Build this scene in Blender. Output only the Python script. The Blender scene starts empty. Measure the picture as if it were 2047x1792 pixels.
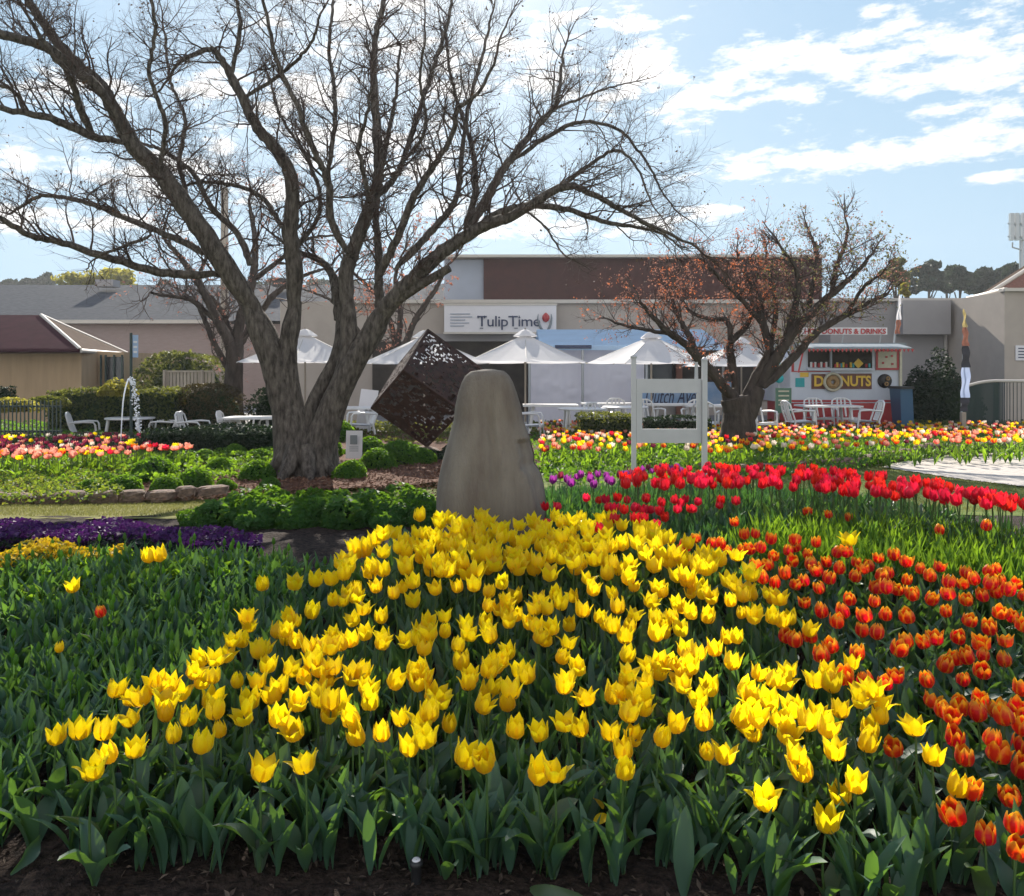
import bpy, math, random
import numpy as np
from mathutils import Vector, Matrix, Euler

# ------------------------------------------------------------------ camera, sky, sun
S = bpy.context.scene
R = math.radians
F, CX, HY, EYE = 1606.0, 1023.5, 740.0, 1.40      # focal length / optical centre / horizon in a 2047-wide frame; eye height
camd = bpy.data.cameras.new('camera'); cam = bpy.data.objects.new('camera', camd)
S.collection.objects.link(cam); S.camera = cam
camd.sensor_fit = 'HORIZONTAL'; camd.sensor_width = 36.0
camd.lens = 36.0 * F / 2047.0
camd.shift_y = -(896.0 - HY) / 2047.0
camd.clip_start = 0.05; camd.clip_end = 3000
cam.location = (0, 0, EYE); cam.rotation_euler = (R(90), 0, 0)

SUN_EL, SUN_AZ = 31.0, -6.5        # degrees above the horizon; degrees right of the view axis (+Y)
world = bpy.data.worlds.new('World'); S.world = world; world.use_nodes = True
wn, wl = world.node_tree.nodes, world.node_tree.links
wn.clear()
def N(nt, t, **k):
    n = nt.nodes.new(t)
    for a, b in k.items():
        if a in n.inputs.keys() if hasattr(n.inputs, 'keys') else False: n.inputs[a].default_value = b
        else: setattr(n, a, b)
    return n
wt = world.node_tree
def wmath(op, a, b=None, c=None, clamp=False):
    n = wt.nodes.new('ShaderNodeMath'); n.operation = op; n.use_clamp = clamp
    for i, v in enumerate((a, b, c)):
        if v is None: continue
        if isinstance(v, (int, float)): n.inputs[i].default_value = v
        else: wt.links.new(v, n.inputs[i])
    return n.outputs[0]
sky = wt.nodes.new('ShaderNodeTexSky'); sky.sky_type = 'NISHITA'; sky.sun_disc = False
sky.sun_elevation = R(SUN_EL); sky.sun_rotation = R(SUN_AZ)
sky.altitude = 600; sky.air_density = 1.0; sky.dust_density = 0.25; sky.ozone_density = 2.0
tc = wt.nodes.new('ShaderNodeTexCoord')
sep = wt.nodes.new('ShaderNodeSeparateXYZ'); wt.links.new(tc.outputs['Generated'], sep.inputs[0])
az = wmath('ARCTAN2', sep.outputs[0], sep.outputs[1])
el = wmath('ARCSINE', sep.outputs[2])
def azel(px, py):
    x, z = (px - CX) / F, (HY - py) / F
    return math.atan2(x, 1), math.atan2(z, math.hypot(1, x))
# cloud banks: (px, py, half width, half height) of where each stands in the sky
banks = [(1480,150,420,52),(1960,120,130,95),(1250,150,210,62),(1930,275,190,42),(1600,325,230,28),(700,10,260,60),(900,130,330,55),
         (1180,45,190,26),(1385,240,60,22),(1750,100,170,40),(300,350,330,38),(120,440,190,22),(720,300,260,60),(1150,450,260,24),
         (980,420,150,30),(80,170,180,30),(560,190,200,40),(2000,355,60,12),(1420,420,60,10),(1580,250,50,14),(1790,40,60,30)]
tot = None
for (bx, by, bw, bh) in banks:
    a0, e0 = azel(bx, by); ra = bw / F * 1.0; re = bh / F * 1.15
    d = wmath('ADD', wmath('POWER', wmath('ABSOLUTE', wmath('DIVIDE', wmath('SUBTRACT', az, a0), ra)), 2.0),
                     wmath('POWER', wmath('ABSOLUTE', wmath('DIVIDE', wmath('SUBTRACT', el, e0), re)), 2.0))
    m = wmath('SUBTRACT', 1.0, d)
    tot = m if tot is None else wmath('MAXIMUM', tot, m)
# unseen broken cloud added behind the viewer and overhead to raise ambient light
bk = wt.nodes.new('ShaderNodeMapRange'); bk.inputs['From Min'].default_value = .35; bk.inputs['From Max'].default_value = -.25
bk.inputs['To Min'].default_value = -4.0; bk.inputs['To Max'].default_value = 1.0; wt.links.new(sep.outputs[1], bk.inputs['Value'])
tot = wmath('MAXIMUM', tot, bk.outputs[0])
comb = wt.nodes.new('ShaderNodeCombineXYZ'); wt.links.new(az, comb.inputs[0]); wt.links.new(wmath('MULTIPLY', el, 2.7), comb.inputs[1])
n1 = wt.nodes.new('ShaderNodeTexNoise'); n1.inputs['Scale'].default_value = 15; n1.inputs['Detail'].default_value = 9; n1.inputs['Roughness'].default_value = .62
wt.links.new(comb.outputs[0], n1.inputs['Vector'])
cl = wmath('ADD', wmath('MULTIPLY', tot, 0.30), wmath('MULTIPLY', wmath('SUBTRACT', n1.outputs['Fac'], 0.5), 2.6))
mr = wt.nodes.new('ShaderNodeMapRange'); mr.interpolation_type = 'SMOOTHSTEP'
mr.inputs['From Min'].default_value = -0.04; mr.inputs['From Max'].default_value = 0.44
wt.links.new(cl, mr.inputs['Value'])
# keep noise clouds to the neighbourhood of the banks
mg = wt.nodes.new('ShaderNodeMapRange'); mg.interpolation_type = 'SMOOTHSTEP'
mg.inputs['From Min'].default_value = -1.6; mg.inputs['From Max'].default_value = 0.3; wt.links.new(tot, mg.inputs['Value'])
# sun glow mixed into the sky colour as a pale aureole
a0, e0 = R(SUN_AZ), R(SUN_EL)
ad_ = wmath('ADD', wmath('POWER', wmath('ABSOLUTE', wmath('SUBTRACT', az, a0)), 2.0), wmath('POWER', wmath('ABSOLUTE', wmath('SUBTRACT', el, e0)), 2.0))
aur = wmath('MULTIPLY', wmath('EXPONENT', wmath('MULTIPLY', ad_, -22.0)), 0.55)
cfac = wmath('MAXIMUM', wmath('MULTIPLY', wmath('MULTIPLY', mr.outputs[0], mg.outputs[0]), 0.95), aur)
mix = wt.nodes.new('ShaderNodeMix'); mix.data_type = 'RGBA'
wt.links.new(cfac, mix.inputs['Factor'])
hs = wt.nodes.new('ShaderNodeHueSaturation'); hs.inputs['Saturation'].default_value = 1.05; hs.inputs['Value'].default_value = 1.0
wt.links.new(sky.outputs[0], hs.inputs['Color'])
# soft shoulder on the very bright circumsolar and horizon sky: c / (1 + (c/m)^3)^(1/3)
scs = wt.nodes.new('ShaderNodeSeparateColor'); wt.links.new(hs.outputs[0], scs.inputs[0]); ccs = wt.nodes.new('ShaderNodeCombineColor')
for i_, m_ in enumerate((2.05, 2.85, 3.55)):
    c_ = scs.outputs[i_]; wt.links.new(wmath('DIVIDE', c_, wmath('POWER', wmath('ADD', 1.0, wmath('POWER', wmath('DIVIDE', c_, m_), 3.0)), 1/3)), ccs.inputs[i_])
vd = ccs
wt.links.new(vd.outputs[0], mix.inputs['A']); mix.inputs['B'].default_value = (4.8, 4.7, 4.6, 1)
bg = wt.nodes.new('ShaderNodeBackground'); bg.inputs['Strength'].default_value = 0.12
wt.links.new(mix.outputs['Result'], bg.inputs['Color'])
wo = wt.nodes.new('ShaderNodeOutputWorld'); wt.links.new(bg.outputs[0], wo.inputs[0])

sund = bpy.data.lights.new('sun', 'SUN'); sun = bpy.data.objects.new('sun', sund); S.collection.objects.link(sun)
sund.energy = 4.5; sund.angle = R(0.53); sund.color = (1.0, 0.93, 0.82)
sd = Vector((math.sin(R(SUN_AZ)) * math.cos(R(SUN_EL)), math.cos(R(SUN_AZ)) * math.cos(R(SUN_EL)), math.sin(R(SUN_EL))))
sun.rotation_euler = (sd).to_track_quat('Z', 'Y').to_euler()
S.view_settings.view_transform = 'Standard'; S.view_settings.look = 'None'
S.view_settings.exposure = 1.12; S.view_settings.gamma = 1.0
S.render.engine = 'CYCLES'
S.cycles.max_bounces = 6; S.cycles.diffuse_bounces = 3; S.cycles.transmission_bounces = 4; S.cycles.transparent_max_bounces = 8
S.cycles.use_denoising = True
S.cycles.sample_clamp_indirect = 6

rng = random.Random(11); nr = np.random.default_rng(7)

# ------------------------------------------------------------------ helpers
def at(px, py, Y):                   # a picture point at distance Y -> world point
    return Vector(((px - CX) * Y / F, Y, EYE + (HY - py) * Y / F))
def ax(px, Y): return (px - CX) * Y / F
def az_(py, Y): return EYE + (HY - py) * Y / F

PROF = [(-5, 0), (2.3, 0), (3.5, .10), (4.3, .23), (5.2, .25), (6.3, .23), (8, .06), (10, .02), (12, 0), (14.5, -.10), (15.3, -.14), (16, -.40), (5000, -.40)]
PX, PZ = [p[0] for p in PROF], [p[1] for p in PROF]
def terr(y, x=0): return float(np.interp(y, PX, PZ))
def terrv(y): return np.interp(y, PX, PZ)

def link(o, parent=None):
    S.collection.objects.link(o)
    if parent is not None: o.parent = parent
    return o
def tag(o, label=None, cat=None, group=None, kind=None):
    if label: o['label'] = label
    if cat: o['category'] = cat
    if group: o['group'] = group
    if kind: o['kind'] = kind
    return o
def empty(name, loc, label, cat, group=None, rz=0):
    o = bpy.data.objects.new(name, None); link(o); o.location = loc; o.rotation_euler = (0, 0, rz); o.empty_display_size = .1
    return tag(o, label, cat, group)

class MB:
    """collects boxes, tubes, sheets; builds ONE mesh object"""
    def __init__(s): s.v, s.f, s.m, s.n, s.uv, s.sm = [], [], [], 0, [], []
    def add(s, V, Fc, m=0, uv=None, smooth=False):
        V = np.asarray(V, float).reshape(-1, 3); Fc = np.asarray(Fc, int)
        s.v.append(V); s.uv.append(np.zeros((len(V), 2)) if uv is None else np.asarray(uv, float).reshape(-1, 2))
        s.f.append(Fc + s.n); s.m.append(np.full(len(Fc), m)); s.sm.append(np.full(len(Fc), smooth)); s.n += len(V); return s
    def box(s, c, d, m=0, rot=None):
        x, y, z = [k / 2 for k in d]
        V = np.array([(-x,-y,-z),(x,-y,-z),(x,y,-z),(-x,y,-z),(-x,-y,z),(x,-y,z),(x,y,z),(-x,y,z)])
        if rot is not None: V = V @ np.array(Euler(rot).to_matrix()).T
        return s.add(V + np.array(c), [(0,3,2,1),(4,5,6,7),(0,1,5,4),(1,2,6,5),(2,3,7,6),(3,0,4,7)], m)
    def bx(s, x0, x1, y0, y1, z0, z1, m=0):
        return s.box(((x0+x1)/2, (y0+y1)/2, (z0+z1)/2), (x1-x0, y1-y0, z1-z0), m)
    def tube(s, pts, rad, n=8, m=0, cap=True, smooth=True):
        P = np.array([tuple(p) for p in pts], float); K = len(P)
        r = np.full(K, rad) if np.isscalar(rad) else np.array(rad, float)
        T = np.gradient(P, axis=0); T /= (np.linalg.norm(T, axis=1)[:, None] + 1e-9)
        up = np.array([0, 0, 1.0]) if abs(T[0][2]) < .9 else np.array([1.0, 0, 0])
        A = np.cross(T[0], up); A /= np.linalg.norm(A); V = []
        th = np.arange(n) * 2 * math.pi / n
        for i in range(K):
            A = A - T[i] * A.dot(T[i]); A /= (np.linalg.norm(A) + 1e-9); B = np.cross(T[i], A)
            V.append(P[i] + r[i] * (np.cos(th)[:, None] * A + np.sin(th)[:, None] * B))
        V = np.concatenate(V); Fc = []
        for i in range(K - 1):
            for j in range(n):
                Fc.append((i*n+j, i*n+(j+1) % n, (i+1)*n+(j+1) % n, (i+1)*n+j))
        s.add(V, Fc, m, smooth=smooth)
        if cap:
            for i, sgn in ((0, -1), (K-1, 1)):
                c = len(V)
                ring = [i*n+j for j in range(n)]
                VV = np.vstack([V[ring], P[i][None]])
                s.add(VV, [(j, (j+1) % n, n, n) if sgn > 0 else ((j+1) % n, j, n, n) for j in range(n)], m)
        return s
    def lathe(s, prof, c=(0,0,0), n=24, m=0, smooth=True, sx=1, sy=1):
        th = np.arange(n) * 2 * math.pi / n; V = []
        for r, z in prof: V.append(np.stack([np.cos(th) * r * sx, np.sin(th) * r * sy, np.full(n, z)], 1))
        V = np.concatenate(V) + np.array(c); Fc = []
        for i in range(len(prof) - 1):
            for j in range(n): Fc.append((i*n+j, i*n+(j+1) % n, (i+1)*n+(j+1) % n, (i+1)*n+j))
        return s.add(V, Fc, m, smooth=smooth)
    def mesh(s, name, mats):
        V = np.concatenate(s.v); me = bpy.data.meshes.new(name)
        L, st, mi, smo = [], [], [], []
        Q = [np.asarray(f) for f in s.f]
        loops, counts = [], []
        for f in Q:
            if len(f) == 0: continue
            if f.shape[1] == 4:
                tri = f[:, 2] == f[:, 3]
                if tri.any():
                    for row, t in zip(f, tri):
                        k = row[:3] if t else row
                        loops.append(k); counts.append([len(k)])
                    continue
            loops.append(f.reshape(-1)); counts.append([f.shape[1]] * len(f))
        loops = np.concatenate(loops).astype(np.int32); counts = np.concatenate(counts).astype(np.int32)
        me.vertices.add(len(V)); me.vertices.foreach_set('co', V.astype(np.float32).ravel())
        me.loops.add(len(loops)); me.loops.foreach_set('vertex_index', loops)
        me.polygons.add(len(counts)); me.polygons.foreach_set('loop_start', np.concatenate([[0], np.cumsum(counts)[:-1]]).astype(np.int32))
        for x in (mats if isinstance(mats, (list, tuple)) else [mats]): me.materials.append(x)
        me.polygons.foreach_set('material_index', np.concatenate(s.m).astype(np.int32))
        me.polygons.foreach_set('use_smooth', np.concatenate(s.sm).astype(bool))
        UV = np.concatenate(s.uv)
        if UV.any():
            l = me.uv_layers.new(name='uv'); l.data.foreach_set('uv', UV[loops].astype(np.float32).ravel())
        me.update(calc_edges=True); me.validate()
        return me
    def build(s, name, mats, parent=None, loc=None):
        o = link(bpy.data.objects.new(name, s.mesh(name, mats)), parent)
        if loc is not None: o.location = loc
        return o

# ------------------------------------------------------------------ materials
def new_mat(name):
    m = bpy.data.materials.new(name); m.use_nodes = True; nt = m.node_tree; nt.nodes.clear()
    out = nt.nodes.new('ShaderNodeOutputMaterial'); return m, nt, out
def mat(name, col, rough=.7, var=.0, scale=6, bump=0., bscale=40, metal=0, col2=None, spec=.5, stretch=None, trans=0, detail=5):
    m, nt, out = new_mat(name)
    b = nt.nodes.new('ShaderNodeBsdfPrincipled'); b.inputs['Roughness'].default_value = rough; b.inputs['Metallic'].default_value = metal
    b.inputs['Specular IOR Level'].default_value = spec
    tcn = nt.nodes.new('ShaderNodeTexCoord'); mp = nt.nodes.new('ShaderNodeMapping'); nt.links.new(tcn.outputs['Object'], mp.inputs[0])
    if stretch: mp.inputs['Scale'].default_value = stretch
    c2 = col2 if col2 else tuple(c * (1 - var) for c in col)
    csock = None
    if var or col2:
        n = nt.nodes.new('ShaderNodeTexNoise'); n.inputs['Scale'].default_value = scale; n.inputs['Detail'].default_value = detail; n.inputs['Roughness'].default_value = .6
        nt.links.new(mp.outputs[0], n.inputs['Vector'])
        r = nt.nodes.new('ShaderNodeValToRGB'); r.color_ramp.elements[0].position = .35; r.color_ramp.elements[1].position = .65
        r.color_ramp.elements[0].color = (*c2, 1); r.color_ramp.elements[1].color = (*col, 1)
        nt.links.new(n.outputs['Fac'], r.inputs[0]); csock = r.outputs[0]; nt.links.new(csock, b.inputs['Base Color'])
    else: b.inputs['Base Color'].default_value = (*col, 1)
    if bump:
        n2 = nt.nodes.new('ShaderNodeTexNoise'); n2.inputs['Scale'].default_value = bscale; n2.inputs['Detail'].default_value = 6
        nt.links.new(mp.outputs[0], n2.inputs['Vector'])
        bp = nt.nodes.new('ShaderNodeBump'); bp.inputs['Strength'].default_value = bump; bp.inputs['Distance'].default_value = .02
        nt.links.new(n2.outputs['Fac'], bp.inputs['Height']); nt.links.new(bp.outputs[0], b.inputs['Normal'])
    if trans:
        t = nt.nodes.new('ShaderNodeBsdfTranslucent'); mx = nt.nodes.new('ShaderNodeMixShader'); mx.inputs[0].default_value = trans
        if csock: nt.links.new(csock, t.inputs[0])
        else: t.inputs[0].default_value = (*col, 1)
        nt.links.new(b.outputs[0], mx.inputs[1]); nt.links.new(t.outputs[0], mx.inputs[2]); nt.links.new(mx.outputs[0], out.inputs[0])
    else: nt.links.new(b.outputs[0], out.inputs[0])
    return m
def leaf_mat(name, stops, tcol, trans=.45, rough=.6, spec=.22, objrand=False, tvar=.5):
    """leaf: colour differs from leaf to leaf; light shines through"""
    m, nt, out = new_mat(name)
    src = nt.nodes.new('ShaderNodeObjectInfo').outputs['Random'] if objrand else nt.nodes.new('ShaderNodeNewGeometry').outputs['Random Per Island']
    r = nt.nodes.new('ShaderNodeValToRGB'); e = r.color_ramp.elements
    e[0].position = 0; e[0].color = (*stops[0], 1); e[1].position = 1; e[1].color = (*stops[-1], 1)
    for i, c in enumerate(stops[1:-1]): k = e.new((i+1)/(len(stops)-1)); k.color = (*c, 1)
    nt.links.new(src, r.inputs[0])
    b = nt.nodes.new('ShaderNodeBsdfPrincipled'); b.inputs['Roughness'].default_value = rough; b.inputs['Specular IOR Level'].default_value = spec
    nt.links.new(r.outputs[0], b.inputs['Base Color'])
    t = nt.nodes.new('ShaderNodeBsdfTranslucent')
    mxc = nt.nodes.new('ShaderNodeMix'); mxc.data_type = 'RGBA'; mxc.inputs['A'].default_value = (*tcol, 1); mxc.inputs['B'].default_value = (*[c * (1-tvar) for c in tcol], 1)
    nt.links.new(src, mxc.inputs['Factor']); nt.links.new(mxc.outputs['Result'], t.inputs[0])
    mx = nt.nodes.new('ShaderNodeMixShader'); mx.inputs[0].default_value = trans
    nt.links.new(b.outputs[0], mx.inputs[1]); nt.links.new(t.outputs[0], mx.inputs[2]); nt.links.new(mx.outputs[0], out.inputs[0])
    return m
def petal_mat(name, stops, tstops, trans=.5, axis='X', rough=.38):
    """petal pigment runs along uv (X: base to tip, Y: midrib to edge)"""
    m, nt, out = new_mat(name)
    uv = nt.nodes.new('ShaderNodeUVMap'); sp = nt.nodes.new('ShaderNodeSeparateXYZ'); nt.links.new(uv.outputs[0], sp.inputs[0])
    tcn = nt.nodes.new('ShaderNodeTexCoord'); nz = nt.nodes.new('ShaderNodeTexNoise'); nz.inputs['Scale'].default_value = 60
    nt.links.new(tcn.outputs['Object'], nz.inputs['Vector'])
    ad = nt.nodes.new('ShaderNodeMath'); ad.operation = 'MULTIPLY_ADD'; nt.links.new(nz.outputs['Fac'], ad.inputs[0]); ad.inputs[1].default_value = .5
    mxx = nt.nodes.new('ShaderNodeMath'); mxx.operation = 'SUBTRACT'; nt.links.new(sp.outputs[axis], mxx.inputs[0]); mxx.inputs[1].default_value = .25
    nt.links.new(mxx.outputs[0], ad.inputs[2])
    def ramp(st):
        r = nt.nodes.new('ShaderNodeValToRGB'); e = r.color_ramp.elements
        e[0].position = st[0][0]; e[0].color = (*st[0][1], 1); e[1].position = st[-1][0]; e[1].color = (*st[-1][1], 1)
        for p, c in st[1:-1]: k = e.new(p); k.color = (*c, 1)
        nt.links.new(ad.outputs[0], r.inputs[0]); return r
    r1, r2 = ramp(stops), ramp(tstops)
    oi = nt.nodes.new('ShaderNodeObjectInfo')
    def vary(r):
        h = nt.nodes.new('ShaderNodeHueSaturation'); q = nt.nodes.new('ShaderNodeMapRange')
        q.inputs['To Min'].default_value = .84; q.inputs['To Max'].default_value = 1.12; nt.links.new(oi.outputs['Random'], q.inputs['Value'])
        nt.links.new(q.outputs[0], h.inputs['Value']); nt.links.new(r.outputs[0], h.inputs['Color'])
        q2 = nt.nodes.new('ShaderNodeMapRange'); q2.inputs['To Min'].default_value = .492; q2.inputs['To Max'].default_value = .506
        mu = nt.nodes.new('ShaderNodeMath'); mu.operation = 'FRACT'; m3 = nt.nodes.new('ShaderNodeMath'); m3.operation = 'MULTIPLY'; m3.inputs[1].default_value = 7.3
        nt.links.new(oi.outputs['Random'], m3.inputs[0]); nt.links.new(m3.outputs[0], mu.inputs[0]); nt.links.new(mu.outputs[0], q2.inputs['Value'])
        nt.links.new(q2.outputs[0], h.inputs['Hue'])
        return h
    b = nt.nodes.new('ShaderNodeBsdfPrincipled'); b.inputs['Roughness'].default_value = rough; b.inputs['Specular IOR Level'].default_value = .35
    b.inputs['Sheen Weight'].default_value = .1
    nt.links.new(vary(r1).outputs[0], b.inputs['Base Color'])
    t = nt.nodes.new('ShaderNodeBsdfTranslucent'); nt.links.new(vary(r2).outputs[0], t.inputs[0])
    mx = nt.nodes.new('ShaderNodeMixShader'); mx.inputs[0].default_value = trans
    nt.links.new(b.outputs[0], mx.inputs[1]); nt.links.new(t.outputs[0], mx.inputs[2]); nt.links.new(mx.outputs[0], out.inputs[0])
    return m

M = {}
M['soil'] = mat('dark_mulch', (.060,.042,.034), .95, col2=(.012,.009,.008), scale=34, bump=1.0, bscale=70, spec=.15, detail=9)
M['chip'] = leaf_mat('mulch_chip', [(.012,.009,.008),(.045,.032,.025),(.15,.115,.09),(.022,.017,.014),(.03,.02,.016),(.08,.06,.05)], (.02,.015,.01), trans=.02, rough=.9, spec=.1)
M['redmulch'] = mat('red_brown_mulch', (.17,.085,.055), .95, col2=(.06,.032,.024), scale=22, bump=.8, bscale=50, spec=.1, detail=9)
M['redchip'] = leaf_mat('bark_chip', [(.08,.04,.025),(.22,.12,.08),(.14,.07,.05),(.30,.20,.14)], (.1,.05,.03), trans=.03, rough=.9, spec=.1)
M['lawn'] = mat('dry_lawn', (.22,.20,.075), .95, col2=(.13,.14,.045), scale=9, bump=.6, bscale=90, spec=.1, detail=10)
M['lawn2'] = mat('green_lawn', (.16,.19,.05), .95, col2=(.07,.115,.03), scale=5, bump=.6, bscale=90, spec=.1, detail=10)
M['blade'] = leaf_mat('grass_blade', [(.10,.13,.035),(.24,.22,.09),(.15,.17,.05),(.30,.27,.13)], (.30,.30,.08), trans=.4, rough=.6)
M['path'] = mat('pale_gravel_path', (.52,.47,.42), .9, col2=(.36,.33,.30), scale=7, bump=.3, bscale=60, detail=10)
M['patio'] = mat('grey_patio', (.22,.21,.21), .85, col2=(.13,.125,.125), scale=3, bump=.1, bscale=30)
M['tleaf'] = leaf_mat('tulip_leaf', [(.036,.085,.066),(.066,.130,.100),(.050,.110,.070),(.085,.150,.115),(.060,.115,.060),(.045,.10,.085),(.12,.15,.06)], (.26,.50,.04), trans=.30, rough=.5, spec=.5, objrand=True)
M['tfoliage'] = leaf_mat('tulip_leaf_mass', [(.040,.095,.072),(.058,.125,.088),(.045,.105,.065),(.072,.135,.075)], (.24,.48,.045), trans=.29, rough=.52, spec=.4)
M['dfoliage'] = leaf_mat('deep_green_tulip_leaf_mass', [(.035,.085,.060),(.045,.110,.065),(.035,.090,.050),(.055,.125,.055)], (.16,.40,.05), trans=.22, rough=.55, spec=.3)  # slightly darker, less translucent variant of the tulip leaf mass
M['bright'] = leaf_mat('bright_leaf', [(.035,.10,.022),(.06,.15,.03),(.045,.12,.022),(.08,.18,.035)], (.40,.66,.03), trans=.42, rough=.6, spec=.2)
M['broad'] = leaf_mat('broad_leaf', [(.022,.07,.022),(.04,.11,.03),(.03,.09,.022),(.055,.13,.03)], (.30,.56,.03), trans=.36, rough=.6, spec=.2)
M['box'] = leaf_mat('box_leaf', [(.03,.085,.015),(.05,.13,.02),(.04,.10,.015)], (.32,.60,.02), trans=.40)
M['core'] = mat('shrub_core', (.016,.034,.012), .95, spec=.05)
M['hedge'] = leaf_mat('hedge_leaf', [(.025,.045,.012),(.05,.07,.02),(.035,.055,.012)], (.30,.32,.05), trans=.38)
M['brown'] = leaf_mat('brown_hedge_leaf', [(.035,.028,.014),(.06,.045,.02),(.03,.03,.012)], (.14,.11,.03), trans=.25)
M['gold'] = leaf_mat('golden_leaf', [(.16,.15,.03),(.24,.21,.04),(.11,.12,.03)], (.55,.50,.07), trans=.5)
M['dark'] = leaf_mat('dark_leaf', [(.012,.024,.015),(.02,.035,.018),(.015,.03,.018)], (.05,.09,.03), trans=.2)
M['pine'] = leaf_mat('pine_needles', [(.020,.034,.030),(.032,.05,.038),(.025,.04,.03)], (.08,.12,.05), trans=.2)
M['olive'] = leaf_mat('olive_leaf', [(.07,.08,.03),(.12,.12,.04),(.09,.09,.05)], (.28,.26,.07), trans=.35)
M['bark'] = mat('bark', (.165,.142,.122), .92, col2=(.048,.040,.036), scale=24, bump=2.2, bscale=44, stretch=(1, 1, .28), spec=.15, detail=8)
M['bark2'] = mat('bark_dark', (.085,.068,.058), .92, col2=(.04,.032,.028), scale=12, bump=.8, bscale=30, stretch=(1, 1, .3), spec=.15)
M['twig'] = mat('twig', (.10,.072,.062), .85, var=.4, scale=3, spec=.2)
M['pod'] = leaf_mat('withered_leaf', [(.04,.026,.02),(.07,.04,.026),(.05,.03,.02)], (.15,.08,.03), trans=.25)
M['oleaf'] = leaf_mat('orange_leaf', [(.40,.09,.04),(.55,.16,.07),(.28,.07,.04),(.5,.22,.12)], (.85,.26,.10), trans=.5)
M['pleaf'] = leaf_mat('pinkish_twig_leaf', [(.30,.14,.11),(.22,.10,.09),(.36,.2,.15)], (.6,.28,.2), trans=.4)
M['vine'] = leaf_mat('lichen_leaf', [(.12,.13,.05),(.16,.15,.07),(.09,.10,.05)], (.35,.33,.12), trans=.35)
M['tstem'] = mat('tulip_stem', (.10,.19,.05), .5, var=.3, scale=5, trans=.25)
Y1, Y2 = (.88,.50,.003), (.94,.64,.008)
M['yellow'] = petal_mat('yellow_petal', [(0,(.84,.44,.004)),(.35,Y1),(1,Y2)], [(0,(1.0,.56,.002)),(.4,(1.0,.75,.003)),(1,(1.0,.86,.012))], trans=.62)
M['orange'] = petal_mat('flame_petal', [(0,(.45,.008,.008)),(.42,(.55,.015,.006)),(.62,(.80,.18,.008)),(.9,(.90,.48,.02))],
                        [(0,(.95,.012,.006)),(.42,(1,.030,.006)),(.62,(1,.26,.008)),(.9,(1,.68,.03))], trans=.50, axis='Y')
M['red'] = petal_mat('red_petal', [(0,(.42,.004,.012)),(1,(.62,.010,.022))], [(0,(.95,.008,.020)),(1,(1,.02,.035))], trans=.42)
M['purple'] = petal_mat('purple_petal', [(0,(.14,.010,.12)),(1,(.24,.03,.22))], [(0,(.40,.02,.35)),(1,(.55,.08,.5))], trans=.38)
M['maroon'] = petal_mat('maroon_petal', [(0,(.10,.010,.03)),(1,(.18,.02,.05))], [(0,(.30,.02,.06)),(1,(.4,.04,.1))], trans=.38)
M['salmon'] = petal_mat('salmon_petal', [(0,(.75,.16,.10)),(1,(.85,.36,.26))], [(0,(1,.24,.12)),(1,(1,.5,.36))], trans=.45)
M['white'] = petal_mat('cream_petal', [(0,(.78,.66,.50)),(1,(.82,.72,.62))], [(0,(.9,.8,.55)),(1,(.95,.8,.7))], trans=.4)

# ------------------------------------------------------------------ leaf generators (numpy)
def strap_leaves(base, azm, L, W, lean, curl, fold=.5, K=6, wave=0.0, shape=0):
    """long tulip leaves rising from `base`; returns V, F(quads), uv"""
    base = np.asarray(base, float).reshape(-1, 3); n = len(base)
    azm, L, W, lean, curl = [np.broadcast_to(np.asarray(a, float), (n,)) for a in (azm, L, W, lean, curl)]
    t = np.linspace(0, 1, K + 1); th = lean[:, None] + curl[:, None] * t[None] ** 1.4
    dl = (L / K)[:, None]
    thm = (th[:, 1:] + th[:, :-1]) / 2
    r = np.concatenate([np.zeros((n, 1)), np.cumsum(np.sin(thm) * dl, 1)], 1); z = np.concatenate([np.zeros((n, 1)), np.cumsum(np.cos(thm) * dl, 1)], 1)
    c, s = np.cos(azm)[:, None], np.sin(azm)[:, None]
    P = np.stack([base[:, 0:1] + r * c, base[:, 1:2] + r * s, base[:, 2:3] + z], 2)
    if shape == 0: w = (.18 + np.minimum(t / .38, 1) ** .8 * .82) * np.where(t > .38, np.clip(1 - (np.maximum(t - .38, 0) / .62) ** 2.4, 0, 1) ** .72, 1)
    else: w = np.sin(np.pi * np.clip(t, .02, 1) ** .8) ** .7 + .02
    w = np.maximum(w, .012)
    side = np.stack([-s * np.ones_like(r), c * np.ones_like(r), np.zeros_like(r)], 2)
    nrm = np.stack([-np.cos(th) * c, -np.cos(th) * s, np.sin(th)], 2)
    hw = (W[:, None] / 2) * w[None]
    wv = wave * np.sin(t * 9 + azm[:, None] * 7)[:, :, None] * hw[:, :, None]
    Lf = P + side * (hw * math.cos(fold))[:, :, None] + nrm * ((hw * math.sin(fold))[:, :, None] + wv)
    Rt = P - side * (hw * math.cos(fold))[:, :, None] + nrm * ((hw * math.sin(fold))[:, :, None] - wv)
    V = np.stack([Lf, P, Rt], 2).reshape(-1, 3)      # n,(K+1),3
    F_ = []
    for k in range(K):
        a = k * 3; F_ += [(a, a+1, a+4, a+3), (a+1, a+2, a+5, a+4)]
    F_ = np.array(F_); off = np.arange(n)[:, None, None] * (3 * (K + 1))
    return V, (F_[None] + off).reshape(-1, 4)
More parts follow.
